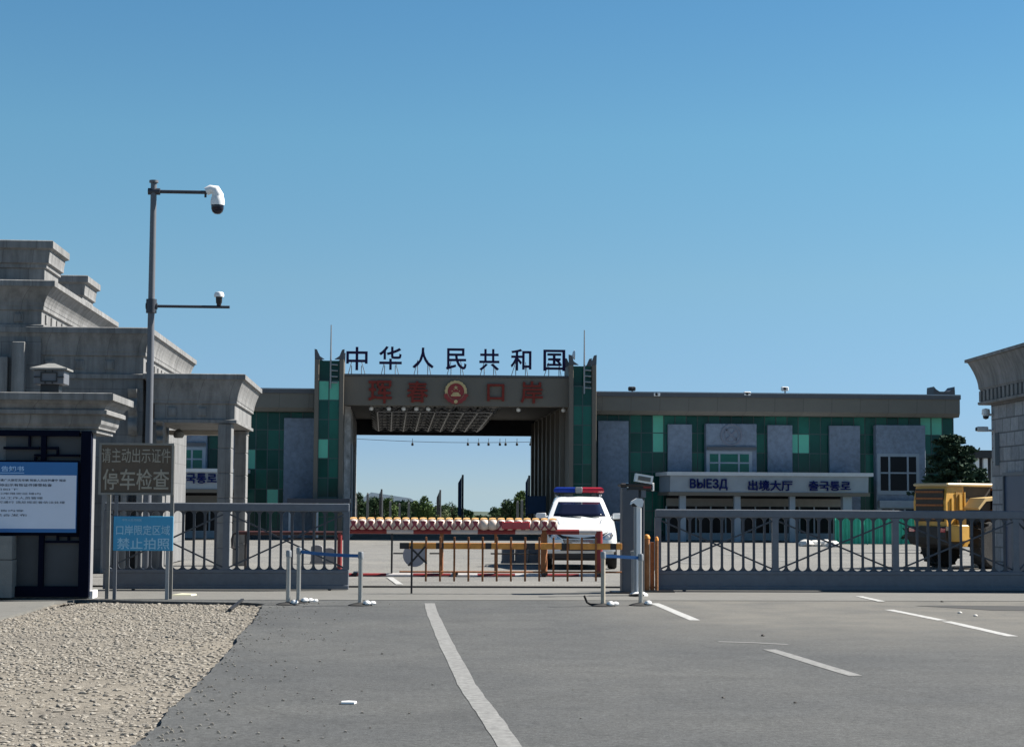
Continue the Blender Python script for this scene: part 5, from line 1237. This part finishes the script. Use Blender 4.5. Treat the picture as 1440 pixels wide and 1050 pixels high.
# pine by the right wing
def pine(px, py_top, Y, wpx, label, seed):
    rnd = random.Random(seed); b = D(px, 700, Y); zb = gz(Y); x = b.x; top = D(px, py_top, Y).z; H = top-zb; wd = wpx/FPX*Y/2
    t = thing('pine_tree', (x,Y,zb), label, 'tree'); mb = MB(); mb.tube([(x,Y,zb),(x+.05,Y,zb+H*.5),(x,Y,zb+H*.97)],[.16,.11,.03],8)
    cr = MB()
    for k in range(64):
        h = (k+.5)/64; z = zb+H*(.12+.86*h); L = wd*(1.12-.75*h**1.4)*rnd.uniform(.55,1.1); a = k*2.4+rnd.uniform(-.4,.4)
        e = Vector((x+math.cos(a)*L, Y+math.sin(a)*L, z+L*rnd.uniform(-.08,.25))); s0 = Vector((x,Y,z)); mid = s0.lerp(e,.6)+Vector((0,0,-.06*L))
        mb.tube([s0,mid,e],[.035,.022,.01],5)
        for q_ in range(7):
            f = .22+.8*q_/6; c = s0.lerp(e, f)+Vector((0,0,-.06*L+.05))
            leaves(cr, c, .34*(1.15-.4*f), 30, .10, rnd, .5, squash=(1,1,.36))
    mb.build('trunk', bark, t, True); cr.build('crown', leaf_pine, t, fix=False)
pine(1336, 611, 74, 116, 'dark green layered pine in front of the right end of the hall', 21)
pine(1376, 660, 90, 52, 'smaller dark pine beside the distant columned building', 22)
# ================================================================== BEYOND THE GATEWAY
def fpost(px, yt, yb, Y, wpx):
    X = D(px,700,Y).x; zt = D(px,yt,Y).z; wd = wpx/FPX*Y
    mb = MB(); mb.rings([[(X-wd/2,Y-.12,gz(Y)),(X+wd/2,Y-.12,gz(Y)),(X+wd/2,Y+.12,gz(Y)),(X-wd/2,Y+.12,gz(Y))],[(X-wd*.4,Y-.1,zt),(X+wd*.4,Y-.1,zt),(X+wd*.4,Y+.1,zt),(X-wd*.4,Y+.1,zt)],[(X-wd*.2,Y-.04,zt+.15),(X+wd*.2,Y-.04,zt+.15),(X+wd*.2,Y+.04,zt+.15),(X-wd*.2,Y+.04,zt+.15)]])
    return tag(mb.build('concrete_post', concrete), 'square pale concrete post in the row seen through the gateway', 'post', 'concrete posts beyond the gateway')
for px, yt, w_ in ((500,699,5),(517,695,4),(537,699,4.5),(549,706,4),(562,709,3.5),(575,708,4),(728,706,4),(734,704,4)): fpost(px, yt, 735, 160, w_)
def banner(px0, px1, yt, Y, m, label, slant):
    a, b, z0, z1 = rect(px0, yt, px1, 736, Y)
    t = thing('banner_pole', (a, Y, gz(Y)), label, 'banner'); mb = MB(); mb.tube([(b,Y,gz(Y)),(b,Y,z1+.15)], .08, 8); mb.build('pole', polegrey if m is not cap_dark else cap_dark, t)
    mb = MB(); zz = gz(Y)+1.3; mb.prism([(a,zz),(b-.09,zz),(b-.09,z1),(a,z1-slant)], Y-.05, Y+.05); mb.build('banner_sheet', m, t)
bl = mat('banner_blue', (.03,.09,.26), .6, .1, 2)
banner(533,536.5,690,150,cap_dark,'dark narrow banner pole behind the concrete posts',.3)
banner(614,619,691,150,cap_dark,'dark narrow banner pole before the middle trees',.5)
banner(644,650.5,670,140,bl,'tall blue banner pole standing in the open gap',.5)
banner(739,744,671,135,bl,'tall blue banner pole at the right jamb by the signboard',.4)
a,b,z0,z1 = rect(741.5,697,768,722,128)
t = thing('blue_signboard', ((a+b)/2,128,gz(128)), 'wide dark blue signboard at the right jamb of the gateway', 'sign')
mb = MB(); mb.bbox(a,b,127.9,128.05,z0,z1,.03); mb.build('board', mat('board_blue', (.035,.085,.19), .6, .1), t)
for x in (a+.2,b-.2):
    mb = MB(); mb.tube([(x,128.1,gz(128)),(x,128.1,z1-.1)], .08, 8); mb.build('leg', cap_dark, t)
a,b,z0,z1 = rect(505,692,582,712,300)
t = thing('long_shed', ((a+b)/2,300,gz(300)), 'long pale shed roof half hidden by trees beyond the gateway', 'shed')
mb = MB(); mb.box(a,b,300,306,gz(300),z0+.8); mb.build('wall', concrete, t)
mb = MB(); mb.prism([(a-.3,z0+.81),(b+.3,z0+.81),(b-.5,z0+1.4),(a+2,z1)], 299.4, 306.5); mb.build('roof', white, t)
# far scrub, one mass behind the posts
rb_ = random.Random(44); mb = MB()
for (pa, pb_, ytop, Y, n_) in ((486,640,704,270,95),(486,585,698,285,70),(600,660,712,270,40),(700,775,708,240,50),(640,700,726,420,26)):
    for k in range(n_):
        px = pa+(pb_-pa)*rb_.random(); c = D(px, ytop+6+rb_.uniform(-3,6), Y+rb_.uniform(-6,6)); H = c.z-gz(Y)
        leaves(mb, Vector((c.x,c.y,gz(Y)+H*.5)), max(1.2,H*.42), 90, .42, rb_, squash=(1.2,1,1))
tag(mb.build('scrub_wood', leaf_dark, fix=False), 'low dark scrub wood along the ground beyond the gateway', 'wood', kind='stuff')
# pale concrete blocks standing in the yard behind the barriers
blk = mat('lilac_concrete', (.20,.195,.205), .85, .12, 4)
for px, w_, yt in ((715,17,766),(734,17,768),(751,14,769),(445,16,766),(463,16,770)):
    q = G(px, 793); a = D(px-w_/2,780,q.y).x; b = D(px+w_/2,780,q.y).x; zt = D(px,yt,q.y).z; rr_ = (b-a)/2; m_ = (a+b)/2
    mb = MB(); mb.prism([(a-.03,0),(a,.08)]+[(m_-rr_*math.cos(t*math.pi/8), zt-rr_*.5+rr_*.5*math.sin(t*math.pi/8)) for t in range(9)]+[(b,.08),(b+.03,0)], q.y, q.y+.35)
    tag(mb.build('road_block', blk), 'pale round-topped concrete block standing on the yard behind the barriers', 'block', 'concrete blocks behind the barriers')
# columned annex far right
Ya = 112
a,b,z0,z1 = rect(1371,633,1425,700,Ya)
t = thing('annex_building', ((a+b)/2,Ya,gz(Ya)), 'small dark-roofed annex with pale columns at the far right', 'building')
mb = MB(); mb.box(a+.3,b,Ya+.8,Ya+8,gz(Ya),z1-.5); mb.build('wall', cap_dark, t)
mb = MB(); mb.box(a,b+.3,Ya-.1,Ya+8.3,z1-.497,z1); mb.build('roof', dark_int, t)
for px in (1375,1387,1399,1411):
    X = D(px,660,Ya).x; mb = MB(); mb.bbox(X-.14,X+.14,Ya+.1,Ya+.4,gz(Ya),z1-.5,.02); mb.build('column', white, t)
# hills on the skyline
mb = MB(); n = 160; rh = random.Random(9)
for j,(Yh,base) in enumerate(((900,2.6),(1300,4.2))):
    o = len(mb.v)
    for k in range(n+1):
        x = -1800+3600*k/n; h = base*(.62+.25*math.sin(k*.31+j)+.18*math.sin(k*.83+2*j)+.06*rh.uniform(-1,1))
        g0 = gz(Yh); mb.v += [(x,Yh,g0),(x,Yh+60,g0+h),(x,Yh+200,g0+h*.6)]
    for k in range(n):
        a = o+3*k
        for i in range(2): mb.f.append((a+i,a+3+i,a+4+i,a+1+i)); mb.mi.append(0)
struct(mb.build('hills', hill_m, fix=False))
